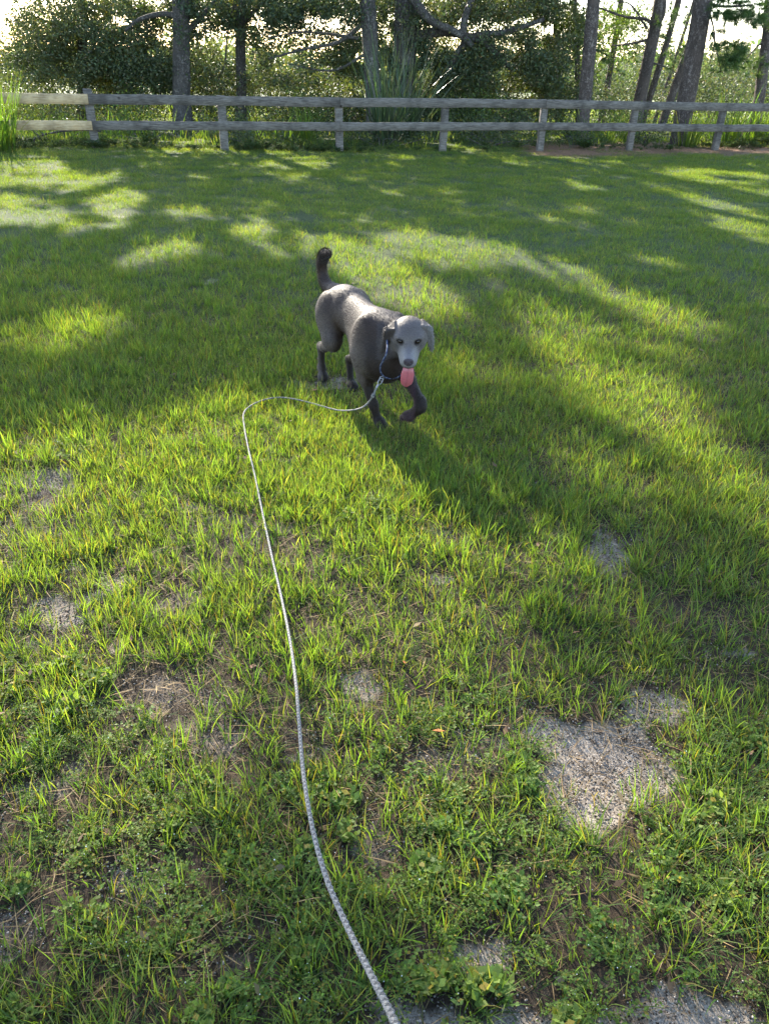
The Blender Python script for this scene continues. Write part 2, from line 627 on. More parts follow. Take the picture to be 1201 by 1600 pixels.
# coat colours and markings; saddle and ears also carry painted light and shade
def srgb(*c):
    c = np.array(c)/255.
    return np.where(c < .04045, c/12.92, ((c+.055)/1.055)**2.4)
x, y, z = dl.T
coat = np.array([.036, .0215, .0145])
leg = np.array([.016, .0095, .0065])
face = np.array([.118, .098, .090])
C = np.tile(coat, (len(dl), 1))
def blend(w, c):
    global C
    w = np.clip(w, 0, 1)[:, None]
    C = C*(1-w) + np.asarray(c)*w
nz = fbm(x*14, y*14, z*14)
blend((.34 + .08*(nz-.5) - z)/.12, leg)                              # legs and underside browner
blend(((x > -.75) & (x < .1))*((.09 - np.abs(y))/.05)*((z - .50)/.05)*.45, np.array([.080, .060, .050]))   # paler saddle: sky highlight along the back painted in
blend((-.72 - x)/.1*.8, [.050, .032, .024])                            # tail
blend((x > .03)*np.clip((x-.03)/.07, 0, 1)*np.clip((.50-z)/.06, 0, 1)*np.clip((z-.2)/.05, 0, 1)*.65, [.018, .012, .010])   # darker chest and throat
hl = (dl - HC) @ HM.T
hx, hy, hz = hl.T
hy = hy/WID
onhead = np.clip((hx + .035)/.025, 0, 1)*np.clip((hz + .11)/.02, 0, 1)*(np.abs(hy) < .078)
blend(onhead*.9, face)
blend(onhead*np.clip((hz-.030)/.02, 0, 1)*.5, [.075, .060, .056])         # browner forehead
blend(onhead*np.clip((hx-.07)/.05, 0, 1)*np.clip((.0-hz)/.02+.6, 0, 1)*.8, [.20, .182, .178])      # silver muzzle
blend(onhead*np.clip(1-np.abs(hy)/.016, 0, 1)*np.clip((hx-.085)/.03, 0, 1)*np.clip((hz+.04)/.02, 0, 1)*.6, [.10, .088, .098])
for sy in (-1, 1):
    dd = np.sqrt((hx-.082)**2 + (hy-sy*.037)**2 + (hz-.014)**2)
    blend(onhead*np.clip((.021-dd)/.006, 0, 1)*.85, [.028, .022, .022])
    dd = np.sqrt((hx-.072)**2 + (hy-sy*.046)**2 + (hz+.020)**2)
    blend(onhead*np.clip((.020-dd)/.012, 0, 1)*.5, [.062, .053, .058])
blend(onhead*np.clip((hx-.03)/.03, 0, 1)*np.clip((-.066-hz)/.006, 0, 1)*.8, [.040, .028, .028])   # lips
blend(onhead*np.clip((hx-.115)/.012, 0, 1)*np.clip((-.053-hz)/.006, 0, 1)*.85, [.030, .020, .020])
nd = np.sqrt(((hx-.164)/.020)**2 + (hy/.0195)**2 + ((hz+.030)/.016)**2)
blend(np.clip((1.12-nd)/.08, 0, 1), [.055, .040, .045])
blend((np.abs(hy) < .04)*np.clip((hx-.05)/.02, 0, 1)*np.clip((-.071-hz)/.005, 0, 1), [.035, .018, .02])  # mouth
ear = (np.abs(hy) > .077)*(np.abs(hy) < .13)*(hx > -.07)*(hx < .06)*(hz > -.12)
blend(ear*.85, [.15, .135, .128])  # left ear stays pale, the light on it painted in
blend(ear*(hy < 0)*.9, [.032, .022, .019])  # right ear painted dark for the shade inside its fold
blend((hy < -.058)*(hy > -.125)*(hz > .0)*(hz < .06)*(hx > -.06)*np.clip((.055-hx)/.02, 0, 1)*.85, [.036, .025, .021])  # painted shading carried on over the root of the right ear
blend((z < .028)*1.0*(z < .03), [.035, .028, .026])                   # paws
C = C*(0.86 + .28*fbm(x*40, y*40, z*40))[:, None]

fur_mat = plain_mat('dog_coat', (1, 1, 1), rough=0.55, attr_col=True, spec=0.22, bump=0.5, bscale=200, sheen=0.12)
dog = empty('dog', dog_world(np.array([-.25, 0, 0])), label='silver grey labrador trotting over the grass with tongue out and one front paw lifted', category='dog')
body = child('body', mesh_np('body', dog_world(dl), quads, 4, [fur_mat], True, {'Col': C}), dog)

# short coat standing off the skin
NF = 95000
area_ok = ~((hx > .10) & (np.linalg.norm(dl - HC, axis=1) < .22))[quads[:, 0]]
cand = np.where(area_ok)[0]
fi = rng.choice(cand, NF)
w = rng.random((NF, 2))
P = dl[quads[fi, 0]]*(1-w[:, :1]) + dl[quads[fi, 2]]*w[:, :1]
P = P*(1-w[:, 1:]) + dl[quads[fi, 1]]*w[:, 1:]
P = np.where(True, P, P)
n = nrm[fi]
flow = np.tile(np.array([-1.0, 0, -.45]), (NF, 1))
tailm = P[:, 0] < -.70
ti = np.argmin(((P[tailm][:, None] - TL[None])**2).sum(-1), 1)
tt = np.gradient(TL, axis=0)
flow[tailm] = tt[ti]/np.linalg.norm(tt[ti], axis=1, keepdims=True)
legm = (P[:, 2] < .28) & ~tailm
flow[legm] = [0, 0, -1]
flow = flow + rng.normal(0, .25, (NF, 3))
flow -= n*(flow*n).sum(1, keepdims=True)
flow /= np.linalg.norm(flow, axis=1, keepdims=True) + 1e-9
onh = (P - HC) @ HM.T
headm = (np.abs(onh[:, 1]) < .09) & (onh[:, 0] > -.06) & (np.linalg.norm(P-HC, axis=1) < .2)
ln = np.where(tailm, .022, .014)*np.where(headm, .40, 1)*rng.uniform(.6, 1.2, NF)
lift = np.where(tailm, .55, .26)
tip = P + flow*ln[:, None] + n*(ln*lift)[:, None]
side = np.cross(flow, n)*(.0010)
base = P - n*.001
V = np.stack([base-side, base+side, tip], 1)
cc = C[quads[fi, 0]]*rng.uniform(.5, 1.9, (NF, 1))
child('fur', mesh_np('fur', dog_world(V.reshape(-1, 3)), np.arange(NF*3), 3, [fur_mat], False, {'Col': np.repeat(cc, 3, 0)}), dog)

def ball(c, r, seg=14, rings=9, M=None):
    u = np.linspace(0, 2*np.pi, seg, endpoint=False)
    v = np.linspace(0.001, np.pi-.001, rings)
    r = np.broadcast_to(np.asarray(r, float), (3,))
    Q = np.stack([np.outer(np.sin(v), np.cos(u))*r[0], np.outer(np.sin(v), np.sin(u))*r[1], np.outer(np.cos(v), np.ones(seg))*r[2]], -1).reshape(-1, 3)
    if M is not None:
        Q = Q @ M
    i = np.arange(rings-1)[:, None]*seg
    j = np.arange(seg)[None]
    k = (j+1) % seg
    return np.asarray(c) + Q, np.stack([i+j, i+seg+j, i+seg+k, i+k], -1).reshape(-1, 4)

eye_mat = plain_mat('dog_eye', (1, 1, 1), rough=0.12, attr_col=True, spec=0.35)
for sy in (-1, 1):
    c = hd(.0775, sy*.0355, .0145)
    V, Fq = ball((0, 0, 0), .0105, 20, 15)
    gaze = np.array([.95, sy*.12, .10])
    gaze /= np.linalg.norm(gaze)
    dt = (V/.0105) @ gaze
    col = np.where(dt[:, None] > .93, [.004, .004, .004], np.where(dt[:, None] > .62, [.022, .013, .007], [.010, .008, .007]))
    mb = MB()
    mb.add(dog_world(c + V @ HM), Fq, col)
    child('eye', mb.build('eye', [eye_mat], True), dog)

# tongue: long, hanging over the lower teeth, groove down the middle
tm = plain_mat('tongue', (1, 1, 1), rough=0.32, attr_col=True, spec=0.6, subs=0.3, bump=.3, bscale=300)
cl = smooth_path([hd(.06, 0, -.078), hd(.12, 0, -.078), hd(.148, 0, -.086), hd(.160, -.002, -.112), hd(.162, -.004, -.152), hd(.152, -.006, -.186)], 26)
wd = np.interp(np.linspace(0, 1, 26), [0, .35, .55, .75, .87, .95, 1], [.017, .021, .030, .029, .023, .013, .002])
T_, _, _ = frames(cl)
V, cc = [], []
NS = 17
for i in range(26):
    nn = np.cross(T_[i], HLft)
    nn /= np.linalg.norm(nn)
    if nn @ HF < 0 and i > 12:
        nn = nn
    for s_ in (1, -1):
        for u in np.linspace(-1, 1, NS)[::s_]:
            th = .0055*math.sqrt(max(0, 1-u*u)) + .0005
            dish = .006*u*u - .003*math.exp(-(u/.13)**2)
            V.append(cl[i] + HLft*wd[i]*u - nn*(s_*th + dish*(-1)))
            k = .75 + .25*u*u
            cc.append(np.array([.46, .12, .14])*(1 if abs(u) > .1 else .8)*(.9 + .2*(i/26)))
V = np.array(V)
n2 = NS*2
i = np.arange(25)[:, None]*n2
j = np.arange(n2)[None]
k = (j+1) % n2
Fq = np.stack([i+j, i+k, i+n2+k, i+n2+j], -1).reshape(-1, 4)
mb = MB()
mb.add(dog_world(V), Fq, np.array(cc))
child('tongue', mb.build('tongue', [tm], True), dog, label='pink tongue hanging out of the open mouth')

# collar: thin blue and white cord, worn loose
def dog_px(px, py, yl):
    d_ = ray(px, py)
    P0 = np.array([0, 0, CAM_H])
    t = (yl + DO @ DL)/(d_[:2] @ DL)
    Q = P0 + t*d_
    q2 = Q[:2] - DO
    return np.array([q2 @ DH, yl, Q[2]])
cp = [(.125, .02, .560), (.13, -.01, .52), (.13, -.03, .50), dog_px(604, 550, -.078), dog_px(594, 574, -.085), dog_px(599, 588, -.055), dog_px(614, 591, .0),
      dog_px(629, 582, .045), (.14, .108, .42), (.13, .112, .48), (.125, .08, .54)]
cp = smooth_path(cp + [cp[0]], 160)
cm = plain_mat('collar_cord', (1, 1, 1), rough=0.6, attr_col=True)
mb = MB()
V, Fq, _ = tube(cp, .0042, 8, cap=False)
ii = np.arange(len(V))//8
col = np.where((((ii*2 + (np.arange(len(V)) % 8)) // 4) % 3 == 0)[:, None], [.13, .15, .20], [.012, .020, .075])
mb.add(dog_world(V), Fq, col)
collar = child('collar', mb.build('collar', [cm], True), dog, label='thin blue and white cord collar')
metal = plain_mat('worn_metal', (.30, .30, .31), rough=0.35, metal=1.0)
ringc = dog_px(596, 590, -.07)
th = np.linspace(0, 2*np.pi, 22)
rp = ringc + np.stack([0*th, np.cos(th)*.010, np.sin(th)*.012 - .006], 1)
mb = MB()
add_tube(mb, dog_world(rp), .0022, 6, cap=False)
child('collar_ring', mb.build('collar_ring', [metal], True), dog)
# ------------------------------------------------------------------ ground
SHX, SHY = -SUN_DIR[0]/SUN_DIR[2], -SUN_DIR[1]/SUN_DIR[2]       # shift of a shadow per metre of height

FENCE = []                                                        # feet of the posts, left to right
fx0, fy0, fa = -5.819, 16.986, math.radians(17.5)
shift_ = [-.42, -.03, .07, .0, -.02, -.1, .0, 0, 0, 0]
for i in range(-4, 11):
    s_ = shift_[i]*.35 if 0 <= i < 8 else 0
    FENCE.append((fx0 + math.cos(fa)*(i*2.44) + s_, fy0 + math.sin(fa)*(i*2.44)))

def fence_dist(x, y):
    """signed distance behind the fence line"""
    return -(x-fx0)*math.sin(fa) + (y-fy0)*math.cos(fa)

def ground_h(x, y):
    x, y = np.asarray(x, float), np.asarray(y, float)
    near = np.clip((40-np.hypot(x, y))/20, 0, 1)
    h = .05*(fbm(x*.22+3, y*.22+8, 0, 3)-.5)*np.clip((np.hypot(x, y+.5)-4.5)/4, 0, 1)*near
    h = h + .022*(fbm(x*2.1, y*2.1, 3., 3)-.5)*near
    h = h + .09*np.exp(-((x+6.5)/2.6)**2 - ((y-16.6)/2.5)**2)
    return h

# bare places, as photo pixels of their centre and half sizes
BARE = [(955, 1160, 112, 50), (885, 1235, 62, 52), (1025, 1110, 60, 30), (975, 1190, 80, 45), (968, 875, 38, 32), (945, 840, 25, 15), (552, 1072, 34, 34), (485, 1178, 55, 46),
        (68, 748, 52, 19), (92, 965, 50, 34), (172, 908, 44, 24), (120, 886, 34, 10), (212, 1385, 55, 42), (30, 1470, 55, 45),
        (700, 1600, 110, 50), (820, 1605, 140, 40), (960, 1600, 150, 42), (1110, 1590, 150, 48), (725, 1500, 60, 34), (1160, 1020, 26, 10), (360, 1495, 42, 28), (38, 575, 22, 10),
        (45, 1235, 48, 28), (290, 790, 20, 12), (145, 640, 16, 9), (335, 437, 18, 5), (185, 338, 18, 4), (690, 905, 30, 12), (545, 1180, 30, 20), (180, 1010, 20, 22),
        (500, 602, 50, 12), (545, 592, 35, 9), (540, 1275, 26, 20), (240, 1190, 30, 18), (120, 1195, 24, 14)]
_bare = []
for px, py, rx, ry in BARE:
    c = ground_at(px, py)
    ax = abs(ground_at(px+rx, py)[0]-c[0])
    ay = abs(ground_at(px, py-ry)[1]-ground_at(px, py+ry)[1])/2
    big = px > 640 and py > 1050
    _bare.append((c[0], c[1], ax*(1.15 if big else 1), ay*(1.15 if big else 1), 1.0 if big else (.5 if (px < 620 and py > 1100) else .88)))

def bareness(x, y):
    """0 = closed sward, 1 = bare sand"""
    x, y = np.asarray(x, float), np.asarray(y, float)
    n = (fbm(x*5.3, y*5.3, 1.5, 4)-.5) + .45*(fbm(x*21, y*21, 3.5, 3)-.5)
    b = np.zeros(x.shape)
    for cx, cy, ax, ay, w in _bare:
        d = np.sqrt(((x-cx)/ax)**2 + ((y-cy)/ay)**2)
        b = np.maximum(b, np.clip((1.08 - d + n*2.8)/.6, 0, 1)*w)
    # thin, worn turf in front, closing up further away
    th = fbm(x*4.3+11, y*4.3, 4.2, 4)
    worn = np.clip((th-.60)/.10, 0, 1)*np.clip((4.3-y)/1.8, 0, 1)*.45
    return np.maximum(b, worn)

def strawness(x, y):
    fd = fence_dist(x, y)
    n = fbm(np.asarray(x)*1.1, np.asarray(y)*1.1, 8., 3)-.5
    return np.clip((fd+1.5+n*2.2)/.8, 0, 1)*np.clip((x-2.2+n*3)/1.8, 0, 1)*np.clip((3-fd)/1.5, 0, 1)

def axis(lo, hi, fine_lo, fine_hi, step, grow=1.16):
    a = list(np.arange(fine_lo, fine_hi, step))
    s = step
    while a[-1] < hi:
        s *= grow
        a.append(a[-1]+s)
    s = step
    while a[0] > lo:
        s *= grow
        a.insert(0, a[0]-s)
    return np.array(a)
gx = axis(-900, 900, -2.6, 2.8, .022, 1.045)
gy = axis(-300, 1400, .5, 4.6, .022, 1.045)
GX, GY = np.meshgrid(gx, gy, indexing='ij')
B_ = bareness(GX, GY)
GZ = ground_h(GX, GY) + B_*(-.008) + .006*(fbm(GX*9, GY*9, 2., 3)-.5)*(np.hypot(GX, GY) < 12)
nx, ny = len(gx), len(gy)
ii = np.arange(nx-1)[:, None]*ny + np.arange(ny-1)[None]
Fq = np.stack([ii, ii+ny, ii+ny+1, ii+1], -1).reshape(-1, 4)
gm, nt, N, L = new_mat('sandy_soil')
geo = N.new('ShaderNodeNewGeometry')
pos = geo.outputs['Position']
a1 = attr(N, 'bare')
a2 = attr(N, 'straw')
n_f = noise_node(N, L, 230, 3, .75, pos)
n_m = noise_node(N, L, 45, 5, .7, pos)
n_l = noise_node(N, L, 6, 4, .6, pos)
soil = ramp(N, L, n_m.outputs[0], [(.3, (.014, .010, .007)), (.55, (.040, .028, .018)), (.75, (.10, .077, .052))])
sand = ramp(N, L, n_m.outputs[0], [(.28, (.12, .097, .075)), (.50, (.245, .210, .172)), (.74, (.39, .345, .290))])
speck = ramp(N, L, n_f.outputs[0], [(.38, (.30, .27, .25)), (.50, (.85, .85, .85)), (.62, (1.15, 1.15, 1.15))])
sand = mixc(N, L, .85, sand, speck, 'MULTIPLY')
sf = math_node(N, L, 'ADD', a1.outputs['Fac'], math_node(N, L, 'MULTIPLY', math_node(N, L, 'SUBTRACT', n_l.outputs[0], .5), .7))
sf = ramp(N, L, sf, [(.35, (0, 0, 0)), (.80, (1, 1, 1))])
c = mixc(N, L, sf, soil, sand)
# farther off the soil is under closed turf
sx = N.new('ShaderNodeSeparateXYZ')
L.new(pos, sx.inputs[0])
fard = N.new('ShaderNodeMapRange')
fard.inputs[1].default_value, fard.inputs[2].default_value = 4.0, 8.0
L.new(sx.outputs[1], fard.inputs[0])
turf = ramp(N, L, n_m.outputs[0], [(.35, (.018, .030, .010)), (.65, (.05, .075, .022))])
ff = math_node(N, L, 'MULTIPLY', fard.outputs[0], math_node(N, L, 'SUBTRACT', 1.0, math_node(N, L, 'MULTIPLY', a1.outputs['Fac'], .9)))
c = mixc(N, L, ff, c, turf)
st = ramp(N, L, noise_node(N, L, 18, 5, .8, pos).outputs[0], [(.35, (.09, .045, .025)), (.6, (.24, .125, .07)), (.75, (.36, .25, .15))])
c = mixc(N, L, math_node(N, L, 'MULTIPLY', a2.outputs['Fac'], .9), c, st)
fld = N.new('ShaderNodeMapRange')
fld.inputs[1].default_value, fld.inputs[2].default_value = 30.0, 45.0
L.new(sx.outputs[1], fld.inputs[0])
field = ramp(N, L, noise_node(N, L, .12, 5, .6, pos).outputs[0], [(.35, (.10, .13, .05)), (.55, (.20, .21, .12)), (.7, (.30, .29, .22))])
c = mixc(N, L, fld.outputs[0], c, field)
p = N.new('ShaderNodeBsdfPrincipled')
L.new(c, p.inputs['Base Color'])
p.inputs['Roughness'].default_value = .95
p.inputs['Specular IOR Level'].default_value = .2
bm = N.new('ShaderNodeBump')
bm.inputs['Strength'].default_value = .55
bm.inputs['Distance'].default_value = .006
L.new(math_node(N, L, 'ADD', n_f.outputs[0], n_m.outputs[0]), bm.inputs['Height'])
L.new(bm.outputs[0], p.inputs['Normal'])
L.new(p.outputs[0], N.new('ShaderNodeOutputMaterial').inputs[0])
link('ground', mesh_np('ground', np.stack([GX, GY, GZ], -1).reshape(-1, 3), Fq, 4, [gm], True,
                       {'bare': B_.ravel(), 'straw': strawness(GX, GY).ravel()}), kind='structure')

# ------------------------------------------------------------------ grass: source tufts, then scattered
def blade_set(mb, base, az, lean, length, width, curve, col, seg=4, twist=None):
    """n bent blades at once; arrays of n"""
    n = len(az)
    t = np.linspace(0, 1, seg+1)[None, :, None]
    d = np.stack([np.cos(az), np.sin(az), np.zeros(n)], 1)[:, None]
    sd = np.stack([-np.sin(az), np.cos(az), np.zeros(n)], 1)[:, None]
    if twist is not None:
        sd = sd*np.cos(twist)[:, None, None] + d*np.sin(twist)[:, None, None]
    L_, W_ = length[:, None, None], width[:, None, None]
    th = lean[:, None, None] + curve[:, None, None]*t
    # integrate the bending blade
    dt = 1/seg
    hor = np.concatenate([np.zeros((n, 1, 1)), np.cumsum(np.sin(th[:, :-1]+curve[:, None, None]*dt/2), 1)*dt], 1)*L_
    ver = np.concatenate([np.zeros((n, 1, 1)), np.cumsum(np.cos(th[:, :-1]+curve[:, None, None]*dt/2), 1)*dt], 1)*L_
    C = base[:, None] + d*hor + np.array([0, 0, 1.0])*ver
    w = W_*(1-t**1.6)*(.65+.6*np.minimum(t*3, 1)*.6)
    Vl, Vr = C[:, :-1] - sd*w[:, :-1]/2, C[:, :-1] + sd*w[:, :-1]/2
    V = np.concatenate([np.stack([Vl, Vr], 2).reshape(n, -1, 3), C[:, -1:]], 1)
    m = seg*2+1
    q = []
    for s in range(seg-1):
        q.append([2*s, 2*s+1, 2*s+3, 2*s+2])
    o = np.arange(n)[:, None, None]*m
    F4 = (np.array(q)[None] + o).reshape(-1, 4)
    F3 = (np.array([[2*(seg-1), 2*(seg-1)+1, 2*seg]])[None] + o).reshape(-1, 3)
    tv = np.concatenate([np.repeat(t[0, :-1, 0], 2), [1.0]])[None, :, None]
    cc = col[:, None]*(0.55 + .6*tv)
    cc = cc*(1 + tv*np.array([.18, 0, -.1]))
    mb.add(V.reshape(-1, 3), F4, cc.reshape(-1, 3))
    mb.f.append((F3 + mb.k - n*m).ravel())
    mb.n.append(np.full(len(F3), 3))
    mb.m.append(np.full(len(F3), 0))

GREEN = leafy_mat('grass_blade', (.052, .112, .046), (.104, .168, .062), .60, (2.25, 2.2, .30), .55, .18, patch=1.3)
TURF = leafy_mat('turf_blade', (.068, .125, .052), (.130, .185, .072), .58, (2.1, 2.1, .32), .6, .15, patch=1.1)  # dustier turf, colour also raised to lift the shaded far lawn
WEED = leafy_mat('weed_leaf', (.075, .135, .030), (.155, .205, .045), .5, (2.1, 2.0, .45), .6, .25, patch=2.0)
DRY = leafy_mat('dry_blade', (.19, .13, .065), (.34, .26, .13), .25, (1.1, 1, .8), .7, .2)
WHITE = plain_mat('tiny_white_dot', (.8, .82, .8), rough=.35)

def tints(n, spread=.35, red=.03, dry=.07):
    c = np.ones((n, 3))*rng.uniform(1-spread, 1+spread, (n, 1))
    c *= 1 + rng.normal(0, .07, (n, 3))
    r = rng.random(n)
    c[r < dry] = np.array([2.2, 1.5, 2.0])*rng.uniform(.7, 1.1)
    c[(r > 1-red)] = np.array([1.5, .8, .9])
    return c

def tuft(n, h, spread, w, lean=.35, curve=.9, upr=False):
    mb = MB()
    r = spread*np.sqrt(rng.random(n))
    a = rng.uniform(0, 2*np.pi, n)
    base = np.stack([r*np.cos(a), r*np.sin(a), np.full(n, -.006)], 1)
    az = a + rng.normal(0, .8, n)
    blade_set(mb, base, az, np.abs(rng.normal(0, lean, n)), h*rng.uniform(.45, 1.15, n), w*rng.uniform(.7, 1.25, n),
              curve*rng.uniform(.1, 1.2, n), tints(n), 4, rng.normal(0, .5, n))
    return mb

def weed(n, rad, leaf, hgt, white_dots=0):
    """low sprawling sprigs with small rounded leaves in threes"""
    mb = MB()
    V, F, C = [], [], []
    k = 0
    nst = n
    for s in range(nst):
        a0 = rng.uniform(0, 2*np.pi)
        ln = rad*rng.uniform(.4, 1.0)
        m = int(rng.integers(5, 10))
        for j in range(m):
            t = (j+1)/m
            b = np.array([math.cos(a0+.5*t)*ln*t, math.sin(a0+.5*t)*ln*t, hgt*(.3+.9*math.sin(t*2.4))*rng.uniform(.6, 1.2)])
            for q in range(3):
                a = rng.uniform(0, 2*np.pi)
                tl = rng.uniform(-.1, .9)
                d = np.array([math.cos(a)*math.cos(tl), math.sin(a)*math.cos(tl), math.sin(tl)])
                sd = np.cross(d, [0, 0, 1])
                sd /= np.linalg.norm(sd)+1e-9
                L_ = leaf*rng.uniform(.6, 1.25)
                p0 = b
                p1 = b + d*L_*.5 + sd*L_*.33
                p2 = b + d*L_
                p3 = b + d*L_*.5 - sd*L_*.33
                V += [p0, p1, p2, p3]
                F.append([k, k+1, k+2, k+3])
                tt = rng.uniform(.65, 1.35)*(1+rng.normal(0, .08, 3))
                if rng.random() < .06:
                    tt = np.array([2.0, 1.1, .9])
                C += [tt]*4
                k += 4
    mb.add(np.array(V), np.array(F), np.array(C))
    for _ in range(white_dots):  # tiny white balls dotted over the sprigs
        a, r = rng.uniform(0, 6.28), rad*rng.random()
        c = np.array([r*math.cos(a), r*math.sin(a), hgt*rng.uniform(.8, 1.5)])
        Vb, Fb = ball(c, rng.uniform(.0007, .0014), 5, 4)
        mb.add(Vb, Fb, None, 1)
    return mb

def turf(size, n, h, w):
    mb = MB()
    base = np.stack([rng.uniform(-size, size, n), rng.uniform(-size, size, n), np.full(n, -.008)], 1)
    blade_set(mb, base, rng.uniform(0, 6.28, n), np.abs(rng.normal(0, .38, n)), h*rng.uniform(.4, 1.2, n), w*rng.uniform(.7, 1.3, n),
              rng.uniform(.1, 1.2, n), tints(n, .3, .03, .06), 3, rng.normal(0, .6, n))
    return mb

def dead(n, spread):
    mb = MB()
    base = np.stack([rng.normal(0, spread, n), rng.normal(0, spread, n), rng.uniform(.001, .012, n)], 1)
    blade_set(mb, base, rng.uniform(0, 6.28, n), rng.uniform(1.25, 1.6, n), rng.uniform(.02, .09, n), rng.uniform(.0012, .003, n),
              rng.normal(.1, .25, n), np.ones((n, 3))*rng.uniform(.4, 1.3, (n, 1)), 3)
    return mb

def sources(kind, items, mats):
    c = bpy.data.collections.new('source_' + kind)
    for i, mb in enumerate(items):
        o = bpy.data.objects.new('%s_source_%02d' % (kind, i), mb.build('%s_%02d' % (kind, i), mats))
        c.objects.link(o)
    return c

def scatter(name, P, rot, scale, idx, coll, **props):
    me = mesh_np(name, P, np.zeros(0, int), 3, (), False, {'scl': scale, 'pick': idx.astype(np.float32)})
    a = me.attributes.new('rot', 'FLOAT_VECTOR', 'POINT')
    a.data.foreach_set('vector', np.ascontiguousarray(rot, np.float32).ravel())
    o = link(name, me, **props)
    g = bpy.data.node_groups.new('scatter_' + name, 'GeometryNodeTree')
    g.interface.new_socket('Geometry', in_out='INPUT', socket_type='NodeSocketGeometry')
    g.interface.new_socket('Geometry', in_out='OUTPUT', socket_type='NodeSocketGeometry')
    gi, go = g.nodes.new('NodeGroupInput'), g.nodes.new('NodeGroupOutput')
    ip = g.nodes.new('GeometryNodeInstanceOnPoints')
    ci = g.nodes.new('GeometryNodeCollectionInfo')
    ci.inputs['Collection'].default_value = coll
    ci.inputs['Separate Children'].default_value = True
    ci.inputs['Reset Children'].default_value = True
    ip.inputs['Pick Instance'].default_value = True
    def na(nm, ty):
        q = g.nodes.new('GeometryNodeInputNamedAttribute')
        q.data_type = ty
        q.inputs['Name'].default_value = nm
        return q.outputs['Attribute']
    g.links.new(gi.outputs[0], ip.inputs['Points'])
    g.links.new(ci.outputs[0], ip.inputs['Instance'])
    g.links.new(na('pick', 'FLOAT'), ip.inputs['Instance Index'])
    g.links.new(na('rot', 'FLOAT_VECTOR'), ip.inputs['Rotation'])
    g.links.new(na('scl', 'FLOAT'), ip.inputs['Scale'])
    g.links.new(ip.outputs[0], go.inputs[0])
    md = o.modifiers.new('scatter', 'NODES')
    md.node_group = g
    return o

def rand_ground(n, y0, y1, k=.58, m=.9):
    """n random points in the wedge of lawn between y0 and y1, uniform per area"""
    y = rng.uniform(y0, y1, n*2)
    W = k*y + m
    keep = rng.random(n*2) < W/W.max()
    y = y[keep][:n]
    x = rng.uniform(-1, 1, len(y))*(k*y+m)
    return x, y

def to3(x, y):
    return np.stack([x, y, ground_h(x, y)], 1)

def finish(x, y, smin_, smax_, tilt=.12):
    n = len(x)
    rot = np.stack([rng.normal(0, tilt, n), rng.normal(0, tilt, n), rng.uniform(0, 6.283, n)], 1)
    return to3(x, y), rot, rng.uniform(smin_, smax_, n)

PAWS = [dog_world(np.array(q))[:2] for q in ((.07, -.03, 0), (-.48, .03, 0), (-.64, -.08, 0))]

# upright tufts of long blades in the worn foreground
tall_src = sources('long_grass', [tuft(int(rng.integers(7, 13)), .125, .026, .0047) for _ in range(8)]
                   + [tuft(int(rng.integers(9, 15)), .10, .035, .0044, .9, 1.1) for _ in range(5)], [GREEN])
x, y = rand_ground(42000, .45, 9.5)
n1 = fbm(x*1.7+5, y*1.7+2, .3, 4)
b = bareness(x, y)
weedy = np.clip((1.75-y)/.8, 0, 1)*np.clip(.65+(fbm(x*1.9, y*1.9, 6.6, 3)-.5)*3, 0, 1)
dens = np.clip((n1-.30)/.2, .25, 1)*(1-b)**2.2*(1-.55*weedy)
lit_side = np.clip((.25-x)/1.5+.8, .6, 1)
keep = rng.random(len(x)) < dens*lit_side*np.clip((9.5-y)/4.5, 0, 1)*np.clip(1.35-y*.1, 0, 1)
x, y = x[keep], y[keep]
P, R, S = finish(x, y, .55, 1.15)
S *= .85 + .5*(fbm(x*.9, y*.9, 2.2, 3)-.4)
S = S*np.clip(.72+.16*(y-.9), .62, 1.05)
for pw in PAWS:
    S = np.where(np.hypot(P[:, 0]-pw[0], P[:, 1]-pw[1]) < .07, S*.4, S)
x, y = rand_ground(15000, .42, 3.9, .58, .8)
b = bareness(x, y)
n1 = fbm(x*2.9+5, y*2.9+2, 7.3, 3)
keep = rng.random(len(x)) < (1-b)**2*np.clip((n1-.28)/.25, .15, 1)*np.clip(3.9-y, 0, 1)
x, y = x[keep], y[keep]
P2, R2, S2 = finish(x, y, .42, .95, .2)
P, R, S = np.concatenate([P, P2]), np.concatenate([R, R2]), np.concatenate([S, S2])
scatter('grass', P, R, S, rng.integers(0, 13, len(S)), tall_src, kind='stuff', label='bright green grass blades in loose tufts across the lawn', category='grass')
# short turf everywhere
turf_src = sources('turf', [turf(.17, 130, .052, .0036) for _ in range(7)], [TURF])
x, y = rand_ground(2600, .6, 5.0)
b = bareness(x, y)
n1 = fbm(x*2.2+2, y*2.2+2, 2.3, 3)
keep = (b < .10) & (rng.random(len(x)) < np.clip((y-.6)/2.6, .3, 1)*np.clip((n1-.3)/.2, .3, 1))
xa, ya = x[keep], y[keep]
x, y = rand_ground(6900, 4.4, 20.5, .56, 1.2)
b = bareness(x, y)
keep = (b < .35) & (rng.random(len(x)) > .93*strawness(x, y)) & (fence_dist(x, y) < 1.2)
x, y = np.concatenate([xa, x[keep]]), np.concatenate([ya, y[keep]])
P, R, S = finish(x, y, .85, 1.3, .06)
S = S*np.interp(y, [1, 4, 7, 12, 20], [.7, 1.0, 1.05, 1.05, 1.1])
scatter('turf', P, R, S, rng.integers(0, 7, len(x)), turf_src, kind='stuff', label='short green lawn turf filling the yard up to the fence', category='grass')
